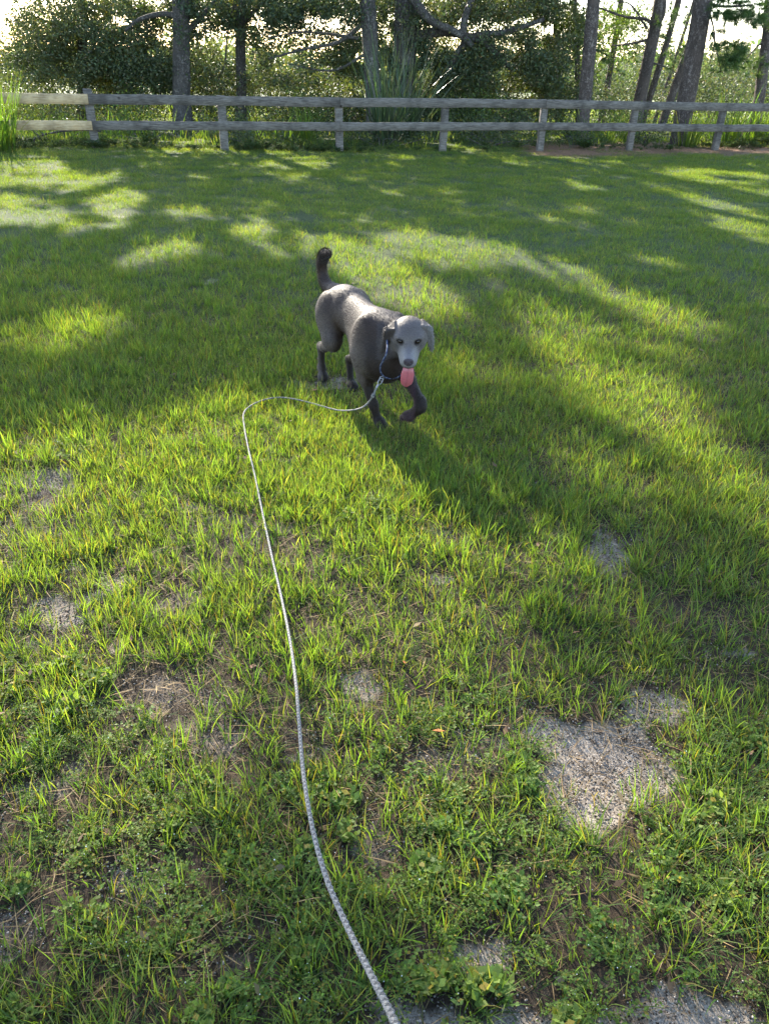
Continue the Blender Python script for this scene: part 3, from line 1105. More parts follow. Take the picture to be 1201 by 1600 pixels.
# low leafy weeds
weed_src = sources('weed', [weed(12, .085, .0068, .018, 2) for _ in range(4)] + [weed(8, .07, .0100, .022, 1) for _ in range(2)] + [weed(5, .06, .0170, .020, 0)]
                   + [weed(10, .06, .0060, .030, 2) for _ in range(2)], [WEED, WHITE])
x, y = rand_ground(5600, .45, 3.3)
n1 = fbm(x*2.1, y*2.1, 6.6, 3)
b = bareness(x, y)
dens = np.clip((n1-.47)/.1 + np.clip((1.45-y)/.8, -1.6, .5), 0, .6)*(1-b)**2.0
keep = rng.random(len(x)) < dens
x, y = x[keep], y[keep]
P, R, S = finish(x, y, .6, 1.25, .1)
scatter('low_weeds', P, R, S, rng.integers(0, 9, len(x)), weed_src, kind='stuff', label='low leafy weeds with tiny white specks matting the foreground', category='weeds')
# crumbs of sand and soil on the bare places
def crumbs(n, spread, col):
    mb = MB()
    for _ in range(n):
        rr = rng.uniform(.0008, .0034)*np.array([1, rng.uniform(.6, 1), rng.uniform(.4, .8)])
        V, F = ball((rng.normal(0, spread), rng.normal(0, spread), rr[2]*.3), rr, 5, 4)
        mb.add(V, F, np.array(col)*rng.uniform(.35, 1.5))
    return mb
CRUMB = plain_mat('soil_crumb', (1, 1, 1), rough=.95, attr_col=True, spec=.1)
crumb_src = sources('crumb', [crumbs(26, .03, (.075, .055, .040)) for _ in range(3)] + [crumbs(22, .03, (.26, .225, .19)) for _ in range(3)], [CRUMB])
x, y = rand_ground(26000, .42, 4.6)
b = bareness(x, y)
keep = rng.random(len(x)) < np.clip(b*1.3, .06, 1)*np.clip(1.5-y*.28, .2, 1)
x, y = x[keep], y[keep]
P, R, S = finish(x, y, .6, 1.2, .02)
P[:, 2] += .001
scatter('soil_crumbs', P, R, S, rng.integers(0, 6, len(S)), crumb_src, kind='stuff', label='loose crumbs of sand and dark soil on the bare patches', category='soil')
# dead blades, straw and leaf bits on the soil
dead_src = sources('dead_grass', [dead(14, .05) for _ in range(5)], [DRY])
x, y = rand_ground(5200, .45, 6)
b = bareness(x, y)
keep = rng.random(len(x)) < np.where(b > .85, .45, .7)
x, y = x[keep], y[keep]
P, R, S = finish(x, y, .6, 1.3, .05)
xf, yf = rng.uniform(1.5, 14, 2600), rng.uniform(14, 25, 2600)
kf = rng.random(2600) < strawness(xf, yf)
P2, R2, S2 = finish(xf[kf], yf[kf], 1.6, 3.0, .05)
P, R, S = np.concatenate([P, P2]), np.concatenate([R, R2]), np.concatenate([S, S2])
scatter('dead_grass', P, R, S, rng.integers(0, 5, len(S)), dead_src, kind='stuff', label='dry straw and dead grass bits lying between the living blades', category='dead grass')
# ------------------------------------------------------------------ where sunlight gets through the crowns
LIT = [   # outlines (photo pixels on the lawn) of the sun patches, with strength
 ([(470, 375), (545, 374), (610, 398), (690, 448), (730, 485), (700, 512), (640, 490), (560, 452), (505, 420)], 1.0),
 ([(600, 386), (650, 360), (740, 378), (850, 388), (935, 415), (975, 452), (1070, 488), (1170, 508), (1120, 528), (1030, 520), (940, 480), (870, 448), (850, 430), (800, 415), (760, 432), (700, 422), (650, 400)], 1.0),
 ([(735, 440), (800, 440), (860, 478), (960, 505), (1060, 535), (1090, 565), (1010, 560), (900, 522), (800, 500), (750, 470)], .75),
 ([(780, 505), (850, 515), (930, 560), (980, 610), (900, 590), (820, 548)], .9),
 ([(1060, 306), (1130, 318), (1210, 340), (1210, 390), (1150, 368), (1090, 345)], 1.0),
 ([(1040, 262), (1130, 280), (1210, 300), (1210, 312), (1120, 296), (1040, 275)], .7), ([(850, 268), (900, 276), (950, 295), (900, 296)], .7),
 ([(1080, 372), (1210, 400), (1210, 412), (1100, 388)], .6),
 ([(85, 505), (140, 488), (195, 492), (180, 530), (125, 560), (55, 590), (40, 570), (90, 535)], .9),
 ([(125, 310), (200, 296), (235, 312), (190, 345), (140, 335)], .9), ([(-20, 300), (60, 312), (120, 335), (70, 350), (-20, 345)], .8),
 ([(-60, 250), (80, 255), (140, 280), (60, 292), (-60, 290)], .85), ([(370, 340), (410, 342), (420, 372), (390, 384), (370, 365)], 1.0),
 ([(405, 378), (445, 382), (470, 405), (440, 412), (410, 400)], .7), ([(300, 372), (345, 375), (340, 402), (305, 396)], .55),
 ([(420, 246), (480, 252), (470, 264), (425, 258)], .9), ([(230, 255), (280, 258), (275, 266), (230, 264)], .5), ([(330, 480), (390, 470), (400, 520), (340, 530)], .45),
 ([(-30, 700), (70, 690), (180, 672), (300, 655), (372, 640), (480, 645), (545, 672), (600, 715), (655, 770), (720, 850), (800, 945), (870, 1035), (790, 1070), (700, 1075), (600, 1040), (520, 1060), (430, 1120), (250, 1140), (100, 1150), (-30, 1140)], .92),
 ([(865, 700), (940, 688), (1000, 722), (1060, 790), (1050, 835), (960, 805), (895, 765)], .85),
 ([(660, 640), (720, 650), (800, 700), (850, 770), (790, 760), (720, 700)], .5),
 ([(540, 1210), (700, 1170), (800, 1150), (900, 1150), (1020, 1140), (1060, 1215), (950, 1300), (920, 1370), (780, 1400), (660, 1370), (560, 1310)], 1.2),
 ([(-30, 1160), (130, 1180), (200, 1260), (120, 1330), (-30, 1360)], .6), ([(180, 1240), (330, 1230), (420, 1300), (330, 1400), (200, 1360)], .5),
 ([(880, 1400), (1010, 1380), (1060, 1440), (960, 1490), (890, 1470)], .35), ([(640, 1540), (900, 1560), (1200, 1540), (1230, 1700), (640, 1700)], .3),
 ([(-40, 1130), (600, 1080), (1240, 1120), (1240, 1800), (-40, 1800)], .68), ([(700, 820), (1240, 760), (1240, 1130), (800, 1100)], .42),
 ([(690, 830), (830, 790), (890, 900), (810, 950), (720, 920)], .95),
 ([(560, 630), (640, 640), (730, 710), (800, 780), (820, 860), (750, 880), (660, 820), (590, 750)], .95),
 ([(650, 560), (800, 540), (1000, 640), (900, 720), (760, 660)], .42), ([(0, 400), (240, 400), (300, 470), (150, 480), (0, 460)], .3),
 ([(1100, 1020), (1210, 1010), (1230, 1100), (1120, 1110)], .4),
]

def grow(poly, k=1.14):
    p = np.array(poly, float)
    c = p.mean(0)
    return [tuple(c + (q-c)*k) for q in p]

def inside(px, py, poly):
    c = np.zeros(px.shape, bool)
    n = len(poly)
    for i in range(n):
        x1, y1 = poly[i]
        x2, y2 = poly[(i+1) % n]
        if y1 == y2:
            continue
        c ^= ((y1 > py) != (y2 > py)) & (px < (x2-x1)*(py-y1)/(y2-y1) + x1)
    return c

LIT = [(grow(p_), w_) for p_, w_ in LIT]

def blocks_sun(P, keep_noise=1.0):
    """True where a leaf at P would shade one of the sun patches of the lawn"""
    gx_, gy_ = P[:, 0]+SHX*P[:, 2], P[:, 1]+SHY*P[:, 2]
    # shadows fall on blade tips a little above the soil
    gx_, gy_ = gx_ - SHX*.05, gy_ - SHY*.05
    n = fbm(gx_*1.6, gy_*1.6, 1.1, 4)-.5
    n2 = fbm(gx_*3.1+7, gy_*1.2, 5.1, 3)-.5
    wx, wy = gx_ + n2*.35, gy_ + n*.5
    px, py = project(np.stack([wx, wy, np.zeros(len(wx))], 1))
    L_ = np.zeros(len(px))
    for poly, w in LIT:
        L_ = np.maximum(L_, inside(px, py, poly)*w)
    ok = (gy_ > .2) & (P[:, 1] > fence_dist(0, 0)*0+5)
    thr = rng.uniform(.25, .95, len(px))*.55 + .45*np.clip(.5 - n*2.4, 0, 1)*.9
    blk = ok & (L_ > thr)
    # a little dapple everywhere
    d = fbm(gx_*1.3+31, gy_*.9+4, 9.1, 3)
    return blk | (ok & (d > .70 - .05*np.clip((gy_-5)/4, 0, 1)))

# ------------------------------------------------------------------ fence
old_wood = wood_mat('weathered_board', (.105, .088, .072), (.175, .153, .130), (.034, .026, .020), (1.2, 14, 16))
new_wood = wood_mat('fresh_pine_board', (.44, .31, .16), (.56, .42, .25), (.28, .17, .08), (1.2, 14, 16))
post_wood = wood_mat('weathered_post', (.108, .092, .077), (.188, .167, .144), (.038, .031, .025), (12, 12, 1.4))
fence_root = empty('board_fence', (FENCE[6][0], FENCE[6][1], 0), label='grey weathered two rail board fence running across the back of the lawn', category='fence')
fdir = np.array([math.cos(fa), math.sin(fa), 0])
fnrm = np.array([math.sin(fa), -math.cos(fa), 0])         # towards the camera

def box_mesh(name, L_, W_, H_, mat, wob=0.0, nseg=1):
    """board along local x with slightly uneven edges"""
    mb = MB()
    n = nseg+1
    V = []
    for i in range(n):
        x = -L_/2 + L_*i/nseg
        z0, z1 = rng.normal(0, wob), rng.normal(0, wob)
        yb = rng.normal(0, wob*.5)
        b = .004
        for yy, zz in ((-W_/2+b, -H_/2+z0), (W_/2-b, -H_/2+z0), (W_/2, -H_/2+b+z0), (W_/2, H_/2-b+z1), (W_/2-b, H_/2+z1), (-W_/2+b, H_/2+z1), (-W_/2, H_/2-b+z1), (-W_/2, -H_/2+b+z0)):
            V.append((x, yy+yb, zz))
    F = []
    for i in range(nseg):
        for j in range(8):
            k = (j+1) % 8
            F.append((i*8+j, i*8+k, (i+1)*8+k, (i+1)*8+j))
    mb.add(np.array(V), np.array(F)[:, ::-1])
    for base, rev in ((0, False), (nseg*8, True)):
        idx = [base+j for j in range(8)]
        if rev:
            idx = idx[::-1]
        mb.f.append(np.array(idx))
        mb.n.append(np.array([8]))
        mb.m.append(np.array([0]))
    return mb.build(name, [mat])

POST_W = [.16, .16, .15, .15, .14, .135, .15]
for i, (x, y) in enumerate(FENCE):
    ti = rng.normal(0, .012)
    w = POST_W[i-4] if 4 <= i < 11 else .15
    hgt = 1.03 + (.02 if i == 4 else 0)
    g = float(ground_h(x, y))
    me = box_mesh('post', hgt+.3, .12, w, post_wood, .003, 5)
    o = link('post', me, fence_root)
    # local x of the box points up
    zax, xax = fdir, np.array([0, 0, 1.0])
    M = Matrix((tuple(xax), tuple(np.cross(zax, xax)), tuple(zax))).transposed().to_4x4()
    M.translation = Vector((x-fnrm[0]*.078, y-fnrm[1]*.078, g+hgt/2-.15))
    o.matrix_local = Matrix.Translation(-fence_root.location) @ M @ Matrix.Rotation(ti, 4, 'Y')

TOPZ = [.965, .985, .985, .985, .985, .975, .985]
def post_z(i, base):
    return base + (.0 if not 4 <= i < 11 else [.005, -.02, 0, .0, .015, -.005, -.01][i-4])
def rail(i, j, z, h, mat, lab=None, dz=0.0):
    a = np.array([*FENCE[i], post_z(i, z)])
    b = np.array([*FENCE[j], post_z(j, z)])
    a[2] += dz
    v = b-a
    L_ = np.linalg.norm(v)
    v /= L_
    me = box_mesh('rail', L_-.006, .036, h, mat, .0035, 10)
    o = link('rail', me, fence_root, label=lab)
    up = np.array([0, 0, 1.0]) - v*v[2]
    up /= np.linalg.norm(up)
    yax = np.cross(up, v)
    M = Matrix((tuple(v), tuple(yax), tuple(up))).transposed().to_4x4()
    c = (a+b)/2 + fnrm*.003
    M.translation = Vector(c)
    o.matrix_local = Matrix.Translation(-fence_root.location) @ M
i = 0
for k in range(0, 14, 2):
    fresh = (k == 2)
    rail(k, k+2, .965, .178, new_wood if fresh else old_wood, 'pale fresh pine top rail with a knot' if fresh else None)
    rail(k, k+2, .505, .165, new_wood if fresh else old_wood, 'pale fresh pine lower rail' if fresh else None)

# nails
nail = plain_mat('rusty_nail', (.10, .05, .03), rough=.7, metal=.5)

# ------------------------------------------------------------------ trees
OAK_BARK = bark_mat('oak_bark', (.062, .053, .045), (.21, .185, .16), 9, .35)
PINE_BARK = bark_mat('pine_bark', (.085, .062, .050), (.27, .22, .185), 10, .3)
OAK_LEAF = leafy_mat('oak_leaf', (.042, .064, .034), (.095, .112, .052), .30, (1.6, 1.6, .55), .5, .3, patch=.9)
DULL_LEAF = leafy_mat('dull_leaf', (.055, .078, .045), (.115, .132, .070), .32, (1.5, 1.5, .65), .55, .3, patch=.6)
BUSH_LEAF = leafy_mat('bush_leaf', (.045, .085, .025), (.110, .140, .035), .45, (1.6, 1.7, .5), .5, .35, patch=1.2)
NEEDLE = leafy_mat('pine_needle', (.040, .080, .022), (.085, .125, .035), .35, (1.5, 1.6, .5), .5, .3, patch=.8)
FAR_LEAF = leafy_mat('far_leaf', (.075, .105, .055), (.150, .170, .080), .35, (1.4, 1.5, .7), .7, .2, patch=.25)  # distance haze put into the colour: paler leaves

def leaves(P, size, asp=.48, up=.25, shade=.35):
    """leaf-sized folded quads at points P -> (V, F, C)"""
    n = len(P)
    d = rng.normal(0, 1, (n, 3))
    d[:, 2] -= .25
    d /= np.linalg.norm(d, axis=1, keepdims=True)
    r = rng.normal(0, 1, (n, 3)) + np.array([0, 0, up])
    s = np.cross(d, r)
    s /= np.linalg.norm(s, axis=1, keepdims=True)
    u = np.cross(s, d)
    L_ = (size*rng.uniform(.6, 1.3, n))[:, None]
    V = np.stack([P, P+d*L_*.5+s*L_*asp*.5+u*L_*.06, P+d*L_, P+d*L_*.5-s*L_*asp*.5+u*L_*.06], 1).reshape(-1, 3)
    F = np.arange(n*4).reshape(-1, 4)
    c = rng.uniform(.6, 1.5, (n, 1))*(1 + rng.normal(0, .08, (n, 3)))
    yel = rng.random(n) < .05
    c[yel] *= [1.9, 1.35, .8]
    return V, F, np.repeat(c, 4, 0)

def cluster_points(cen, rad, n, per, thin=None, scale=1.0, zmin=.25):
    """leaf positions in clumps strung through an ellipsoid"""
    cen, rad = np.asarray(cen, float), np.asarray(rad, float)
    d = rng.normal(0, 1, (n, 3))
    d /= np.linalg.norm(d, axis=1, keepdims=True)
    c = cen + d*rad*(rng.random(n)**(1/2.2))[:, None]
    k = np.repeat(np.arange(n), per)
    P = c[k] + rng.normal(0, 1, (len(k), 3))*np.array([.34, .34, .20])*scale*rng.uniform(.5, 1.3, n)[k][:, None]
    return P[P[:, 2] > zmin]

def px_points(spots, n_per):
    """leaves of the low boughs: spots = (px, py, rx, ry, Ymin, Ymax, density)"""
    out = []
    for px, py, rx, ry, Y0, Y1, den in spots:
        n = int(n_per*den*rx*ry/4000)
        m = max(3, n//26)
        a, r = rng.uniform(0, 6.283, m), np.sqrt(rng.random(m))
        cx, cy, Y = px+rx*r*np.cos(a), py+ry*r*np.sin(a), rng.uniform(Y0, Y1, m)
        C0 = np.array([at(cx[i], cy[i], Y[i]) for i in range(m)])
        k = np.repeat(np.arange(m), 26)
        P = C0[k] + rng.normal(0, 1, (len(k), 3))*np.array([.30, .30, .16])*rng.uniform(.5, 1.4, m)[k][:, None]
        out.append(P[P[:, 2] > .1])
    return np.concatenate(out)

def limb(mb, pts, r0, r1, n=14, sides=8, seed=0, rough=.12):
    P = smooth_path(pts, n)
    t = np.linspace(0, 1, n)
    add_tube(mb, P, r0 + (r1-r0)*t**.8, sides, None, 0, rough, seed)
    return P

def twig_limbs(mb, root_pts, n, length, r, droop=.0, seed=0, up=.25):
    """side branches with forks off a main path"""
    R_ = np.random.default_rng(seed)
    root_pts = np.asarray(root_pts)
    for i in range(n):
        b = root_pts[int(R_.integers(len(root_pts)//6, len(root_pts)))]
        a = R_.uniform(0, 6.283)
        d = np.array([math.cos(a), math.sin(a), R_.uniform(-.1, .8)*1.0 + up - .25])
        L_ = length*R_.uniform(.5, 1.2)
        pts = [b]
        cur, dd = b, d/np.linalg.norm(d)
        for s in range(4):
            dd = dd + R_.normal(0, .28, 3) + np.array([0, 0, -droop])
            dd /= np.linalg.norm(dd)
            cur = cur + dd*L_/4
            pts.append(cur)
        P = limb(mb, pts, r*R_.uniform(.6, 1.1), r*.18, 10, 5, i)
        for q in range(3):
            c = P[int(R_.integers(3, 9))]
            e = R_.normal(0, 1, 3)
            e /= np.linalg.norm(e)
            e[2] = e[2]*.5
            limb(mb, [c, c+e*L_*.2, c+e*L_*.38+np.array([0, 0, R_.uniform(-.15, .2)])], r*.28, r*.09, 6, 4, q)

def tree(name, label, cat, bark, leafm, trunk_pts, r0, r1, branches, crown, low_spots, n_low, leaf_low=.084, leaf_hi=.20,
         group=None, limbs=14, limb_len=3.0, seed=0, flare=.35, needles=False, clusters=220, per=60, extra_points=None, hole_cut=0.0):
    base = trunk_pts[0]
    root = empty(name, base, label=label, category=cat, group=group)
    mb = MB()
    P = smooth_path(trunk_pts, 30)
    P[0][2] -= .25
    t = np.linspace(0, 1, 30)
    R = r0 + (r1-r0)*t + r0*flare*np.exp(-t*14)
    add_tube(mb, P, R, 14, None, 0, .16, seed)
    child('trunk', mb.build('trunk', [bark], True), root)
    bb = MB()
    for b in branches:
        limb(bb, b[0], b[1], b[2], 16, 8, seed)
    twig_limbs(bb, P[12:], limbs, limb_len, r0*.30, .03, seed+5)
    child('branch', bb.build('branch', [bark], True), root, kind='stuff')
    pts, sizes = [], []
    for c, rd in crown:
        q = cluster_points(c, rd, clusters, per, scale=1.5)
        pts.append(q)
        sizes.append(np.full(len(q), leaf_hi))
    if low_spots:
        q = px_points(low_spots, n_low)
        hole = fbm(q[:, 0]*2.1+40, q[:, 2]*2.6+9, q[:, 1]*.15, 4)
        q = q[hole < .535 + .12*rng.random(len(q)) - hole_cut]
        pts.append(q)
        sizes.append(np.full(len(q), leaf_low))
    if extra_points is not None:
        pts.append(extra_points)
        sizes.append(np.full(len(extra_points), leaf_low))
    if pts:
        Q, S = np.concatenate(pts), np.concatenate(sizes)
        k = ~blocks_sun(Q)
        Q, S = Q[k], S[k]
        V, F, C = leaves(Q, S, .48 if not needles else .10)
        mb = MB()
        mb.add(V, F, C)
        child('crown', mb.build('crown', [leafm]), root, kind='stuff')
    return root

def up_from(px0, py0, px1, py1, Y, top, Y1=None):
    """trunk path: foot on the ground under px0,py0 at distance Y, through px1,py1 and on to height top"""
    a = at(px0, py0, Y)
    b = at(px1, py1, Y if Y1 is None else Y1)
    d = (b-a)/(b[2]-a[2])
    f = a - d*a[2]
    return [f, a, b] + [f + d*z + np.array([.05*math.sin(z), .05*math.cos(z*1.3), 0]) for z in np.linspace(b[2]+1.2, top, 4)]

# the big oaks behind the left and middle of the fence
tree('oak_tree', 'bushy oak at the far left end, foliage hanging over the pale new rails', 'oak tree', OAK_BARK, OAK_LEAF,
     up_from(128, 150, 130, 0, 26.5, 9), .15, .05,
     [([at(130, 60, 26.5), at(90, 40, 26), at(40, 20, 25.5)], .07, .02), ([at(130, 90, 26.5), at(190, 60, 26), at(240, 40, 26)], .06, .02)],
     [((-11.5, 26.5, 7.3), (3.4, 2.6, 4.4)), ((-15.5, 25, 6.5), (3, 2.6, 5)), ((-12.5, 26, 11.5), (4.5, 2.6, 2.6)), ((-17.5, 25.5, 10.5), (4, 2.6, 3))],
     [(100, 90, 90, 45, 24, 27, .9), (165, 70, 70, 60, 24, 28, 1.2), (40, 110, 50, 30, 24, 28, .7), (120, 25, 90, 30, 24, 28, .6), (60, 60, 55, 40, 24, 28, .45), (210, 120, 60, 30, 24.5, 28, 1.3), (30, 40, 22, 22, 24, 28, .4), (120, 175, 100, 25, 24, 29, .5)],
     20000, seed=1, clusters=230)
tree('oak_tree', 'oak with a straight thick dark trunk, first from the left above the grey rails', 'oak tree', OAK_BARK, OAK_LEAF,
     up_from(285, 150, 282, 0, 24.5, 12), .26, .12,
     [([at(282, 25, 24.5), at(250, 22, 24.3), at(215, 32, 24), at(196, 48, 23.8)], .09, .035), ([at(283, 60, 24.5), at(320, 20, 24.8), at(350, -20, 25)], .08, .04)],
     [((-7.5, 25.5, 7.6), (3.4, 3.2, 4.6)), ((-5.6, 25, 11.5), (3.4, 3, 3)), ((-9.5, 25.5, 12.5), (3.4, 3, 2.6))],
     [(240, 60, 60, 60, 24, 27.5, 1.1), (320, 25, 40, 28, 24.5, 27, 1.3), (250, 10, 90, 16, 24, 27, 1.6), (235, 125, 55, 24, 24.6, 28, 1.2), (320, 110, 26, 36, 25, 28, .6), (270, 180, 80, 20, 25, 29, .5)],
     20000, seed=2, clusters=260)
tree('oak_tree', 'slimmer grey oak trunk with a curved vine beside it, second above the grey rails', 'oak tree', OAK_BARK, OAK_LEAF,
     up_from(377, 150, 374, 0, 26, 11), .165, .09,
     [([at(352, 100, 25.6), at(356, 50, 25.6), at(366, 5, 25.8), at(372, -30, 26)], .025, .02), ([at(375, 40, 26), at(410, 5, 26), at(440, -25, 26)], .07, .03),
      ([at(352, 100, 25.6), at(340, 130, 25.6), at(344, 152, 25.6)], .02, .008)],
     [((-4.4, 27, 7.5), (3.0, 2.8, 4.2)), ((-2.8, 25, 11.5), (3.2, 3, 3))],
     [(365, 15, 50, 26, 25, 28, 1.0), (395, 40, 30, 26, 25, 28, .9), (350, 120, 34, 26, 25, 28.5, .55), (420, 20, 50, 28, 25, 28, 1.3), (400, 120, 34, 26, 25, 28, .5), (380, 180, 70, 20, 25, 29, .5)],
     20000, seed=3, clusters=230)
tree('oak_tree', 'big dark live oak in the middle with its pale trunk leaning on shadowed foliage', 'oak tree', OAK_BARK, OAK_LEAF,
     up_from(583, 150, 573, 0, 24.2, 13), .24, .14,
     [([at(575, 30, 24.2), at(530, 65, 24.2), at(470, 78, 24.2), at(420, 92, 24.2)], .07, .02), ([at(578, 80, 24.2), at(520, 110, 24.2), at(450, 100, 24.2)], .05, .015),
      ([at(640, -10, 24.6), at(670, 30, 24.6), at(715, 52, 24.6), at(738, 72, 24.6)], .14, .07), ([at(722, 58, 24.6), at(728, 20, 24.6), at(745, -15, 24.6)], .11, .08),
      ([at(560, 60, 24.2), at(480, 50, 24.2), at(415, 60, 24.2)], .045, .012)],
     [((-.6, 26.6, 8.0), (3.6, 2.9, 4.4)), ((-1.5, 25.5, 12), (3.2, 3, 2.6))],
     [(500, 15, 75, 26, 23.8, 27, 1.7), (470, 110, 55, 26, 24, 28, .8), (600, 60, 60, 62, 24.6, 28, 1.9), (540, 110, 32, 36, 24.6, 28, 1.5), (640, 120, 50, 30, 24.6, 27.5, 2.0), (430, 70, 30, 34, 24, 28, .45), (500, 60, 32, 22, 25, 28, .5), (560, 180, 130, 28, 24.5, 27, 1.2)],
     20000, seed=4, clusters=260)
tree('oak_tree', 'dense dark oak right of the middle with a thick forked limb sweeping sideways', 'oak tree', OAK_BARK, OAK_LEAF,
     up_from(628, 205, 634, 0, 25.2, 12), .38, .16,
     [([at(700, 110, 25), at(735, 60, 25), at(790, 50, 25), at(850, 30, 25)], .13, .05), ([at(640, 60, 25.2), at(700, 50, 25), at(760, 70, 25), at(800, 110, 25)], .15, .05)],
     [((3.0, 27, 8.0), (3.4, 2.8, 4.3)), ((4.2, 26, 5.6), (2.6, 2.2, 2.0))],
     [(700, 15, 60, 24, 24.5, 28, 1.5), (690, 100, 40, 40, 24.8, 28, 1.1), (760, 100, 60, 45, 24.5, 28, 1.8), (800, 30, 60, 30, 24.5, 28, 1.1), (840, 100, 42, 45, 24.5, 28, 1.8), (860, 40, 50, 40, 25, 28, 1.1), (880, 130, 26, 26, 25, 28, 1.1), (720, 180, 140, 26, 24.8, 27, 1.6)],
     20000, seed=6, clusters=240)

# pines of the right side
def pine_tufts(spots, n_per):
    """needle tufts: each a burst of long needles"""
    V, F, C = [], [], []
    k = 0
    for px, py, rx, ry, Y, den in spots:
        m = max(3, int(den*rx*ry/22))
        for _ in range(m):
            a, r = rng.uniform(0, 6.283), math.sqrt(rng.random())
            c = at(px+rx*r*math.cos(a), py+ry*r*math.sin(a), Y+rng.uniform(-.6, .6))
            ax = rng.normal(0, 1, 3)
            ax[2] = rng.normal(-.1, .4)
            ax /= np.linalg.norm(ax)
            nn = n_per
            d = ax*.75 + rng.normal(0, .55, (nn, 3))
            d /= np.linalg.norm(d, axis=1, keepdims=True)
            b = c + ax*rng.uniform(-.10, .10, (nn, 1))
            L_ = rng.uniform(.14, .26, (nn, 1))
            s = np.cross(d, rng.normal(0, 1, (nn, 3)))
            s /= np.linalg.norm(s, axis=1, keepdims=True)
            V.append(np.stack([b-s*.006, b+s*.006, b+d*L_+np.array([0, 0, -.02])], 1).reshape(-1, 3))
            F.append(np.arange(nn*3).reshape(-1, 3)+k)
            k += nn*3
            C.append(np.repeat(rng.uniform(.6, 1.5, (nn, 1))*np.ones(3), 3, 0))
    return np.concatenate(V), np.concatenate(F), np.concatenate(C)

def pine(label, pts, r0, r1, branches, spots, crown, seed, cat='pine tree', group=None, clusters=70):
    root = empty('pine_tree', pts[0], label=label, category=cat, group=group)
    mb = MB()
    P = smooth_path(pts, 34)
    P[0][2] -= .2
    t = np.linspace(0, 1, 34)
    add_tube(mb, P, r0 + (r1-r0)*t + r0*.2*np.exp(-t*16), 14, None, 0, .12, seed)
    child('trunk', mb.build('trunk', [PINE_BARK], True), root)
    if branches or crown:
        bb = MB()
        for b in branches:
            limb(bb, b[0], b[1], b[2], 14, 6, seed)
        if crown:
            twig_limbs(bb, P[22:], 12, 2.4, r0*.25, 0, seed)
        child('branch', bb.build('branch', [PINE_BARK], True), root, kind='stuff')
    mb = MB()
    if spots:
        V, F, C = pine_tufts(spots, 70)
        k = ~blocks_sun(V[::3])
        F = F[k]
        mb.add(V, F, C)
    if crown:
        q = np.concatenate([cluster_points(c, rd, clusters, 60, scale=1.2) for c, rd in crown])
        q = q[~blocks_sun(q)]
        V, F, C = leaves(q, np.full(len(q), .26), .16)
        mb.add(V, F, C)
    if mb.v:
        child('crown', mb.build('crown', [NEEDLE]), root, kind='stuff')
    return root

pine('tall straight brown pine trunk just right of the dark oak foliage', up_from(910, 190, 927, 0, 24.0, 14), .19, .10,
     [], [], [((5.6, 24.5, 12.5), (2.2, 2, 2.2))], 11)
pine('forked grey pine with bare side limbs between the two thickest right trunks', up_from(992, 190, 1022, 45, 27, 12), .20, .11,
     [([at(1021, 45, 27), at(1033, 20, 27), at(1036, -20, 27)], .12, .10), ([at(1020, 42, 27), at(1008, 30, 27), at(975, 26, 27), at(935, 12, 27)], .06, .02),
      ([at(1012, 62, 27), at(985, 68, 27), at(955, 72, 27)], .045, .015), ([at(1010, 45, 27), at(985, 8, 27), at(960, 2, 27)], .035, .012), ([at(1008, 95, 27), at(1040, 105, 27), at(1062, 118, 27)], .03, .01)],
     [(1050, 20, 40, 20, 27, .35), (965, 85, 40, 12, 27, .5), (1060, 100, 20, 12, 27, .5), (980, 40, 30, 8, 27, .35)], [((9.6, 27, 11), (2.2, 2, 2.2))], 12)
pine('slanting thin pine trunk crossing behind the forked pine', up_from(1012, 160, 1046, 50, 29, 11), .11, .07,
     [([at(1046, 50, 29), at(1056, 20, 29), at(1066, -15, 29)], .08, .05)], [(1040, 45, 26, 14, 29, .5)], [], 13)
pine('thin far pine stem standing left of the forked pine', up_from(943, 165, 962, 55, 31, 9), .12, .06,
     [([at(955, 90, 31), at(930, 80, 31), at(905, 90, 31)], .03, .01)], [(960, 40, 34, 26, 31, 1.0), (930, 110, 26, 14, 31, .7), (985, 110, 26, 14, 31, .6)], [], 14)
pine('thickest pine on the right, reddish grey bark, leaning over the fence', up_from(1063, 205, 1097, 10, 22.9, 13), .25, .16,
     [([at(1112, 50, 22.9), at(1118, 75, 22.9), at(1125, 110, 22.9)], .03, .01), ([at(1108, 20, 22.9), at(1116, 60, 22.9), at(1108, 100, 22.9)], .025, .01),
      ([at(1098, 5, 22.9), at(1130, 10, 22.5), at(1175, 8, 22.3)], .05, .02)],
     [(1155, 12, 45, 24, 22.3, 1.7), (1142, 80, 24, 22, 22.6, 1.6), (1180, 30, 24, 16, 22.4, .8), (1120, 55, 10, 16, 22.8, .5), (1125, 105, 16, 12, 22.9, .7)],
     [((10.6, 23.5, 12), (2.2, 2, 2))], 15)
pine('dim pine trunk half hidden just left of the thickest leaning pine', up_from(1035, 190, 1085, 45, 27.5, 10), .13, .09,
     [], [(1055, 80, 24, 14, 27.5, .5)], [], 16)
pine('pine trunk at the right edge of the view', up_from(1186, 150, 1199, 45, 25, 11), .15, .10,
     [([at(1196, 60, 25), at(1175, 80, 25), at(1160, 100, 25)], .03, .01)], [(1170, 105, 30, 14, 25, .8), (1195, 40, 20, 14, 25, .8)], [((13.6, 25, 10), (2, 2, 2))], 17)
pine('slim pale stem between the straight brown pine and the dark oak', up_from(903, 160, 900, 60, 28, 8), .10, .05,
     [([at(900, 80, 28), at(870, 66, 28), at(840, 70, 28)], .035, .012)], [(890, 40, 30, 20, 28, .8)], [], 18)
pine('very thin distant stem right of the slanting pine', up_from(1030, 165, 1055, 90, 33, 7), .07, .04, [], [(1055, 95, 24, 14, 33, .6)], [], 19)

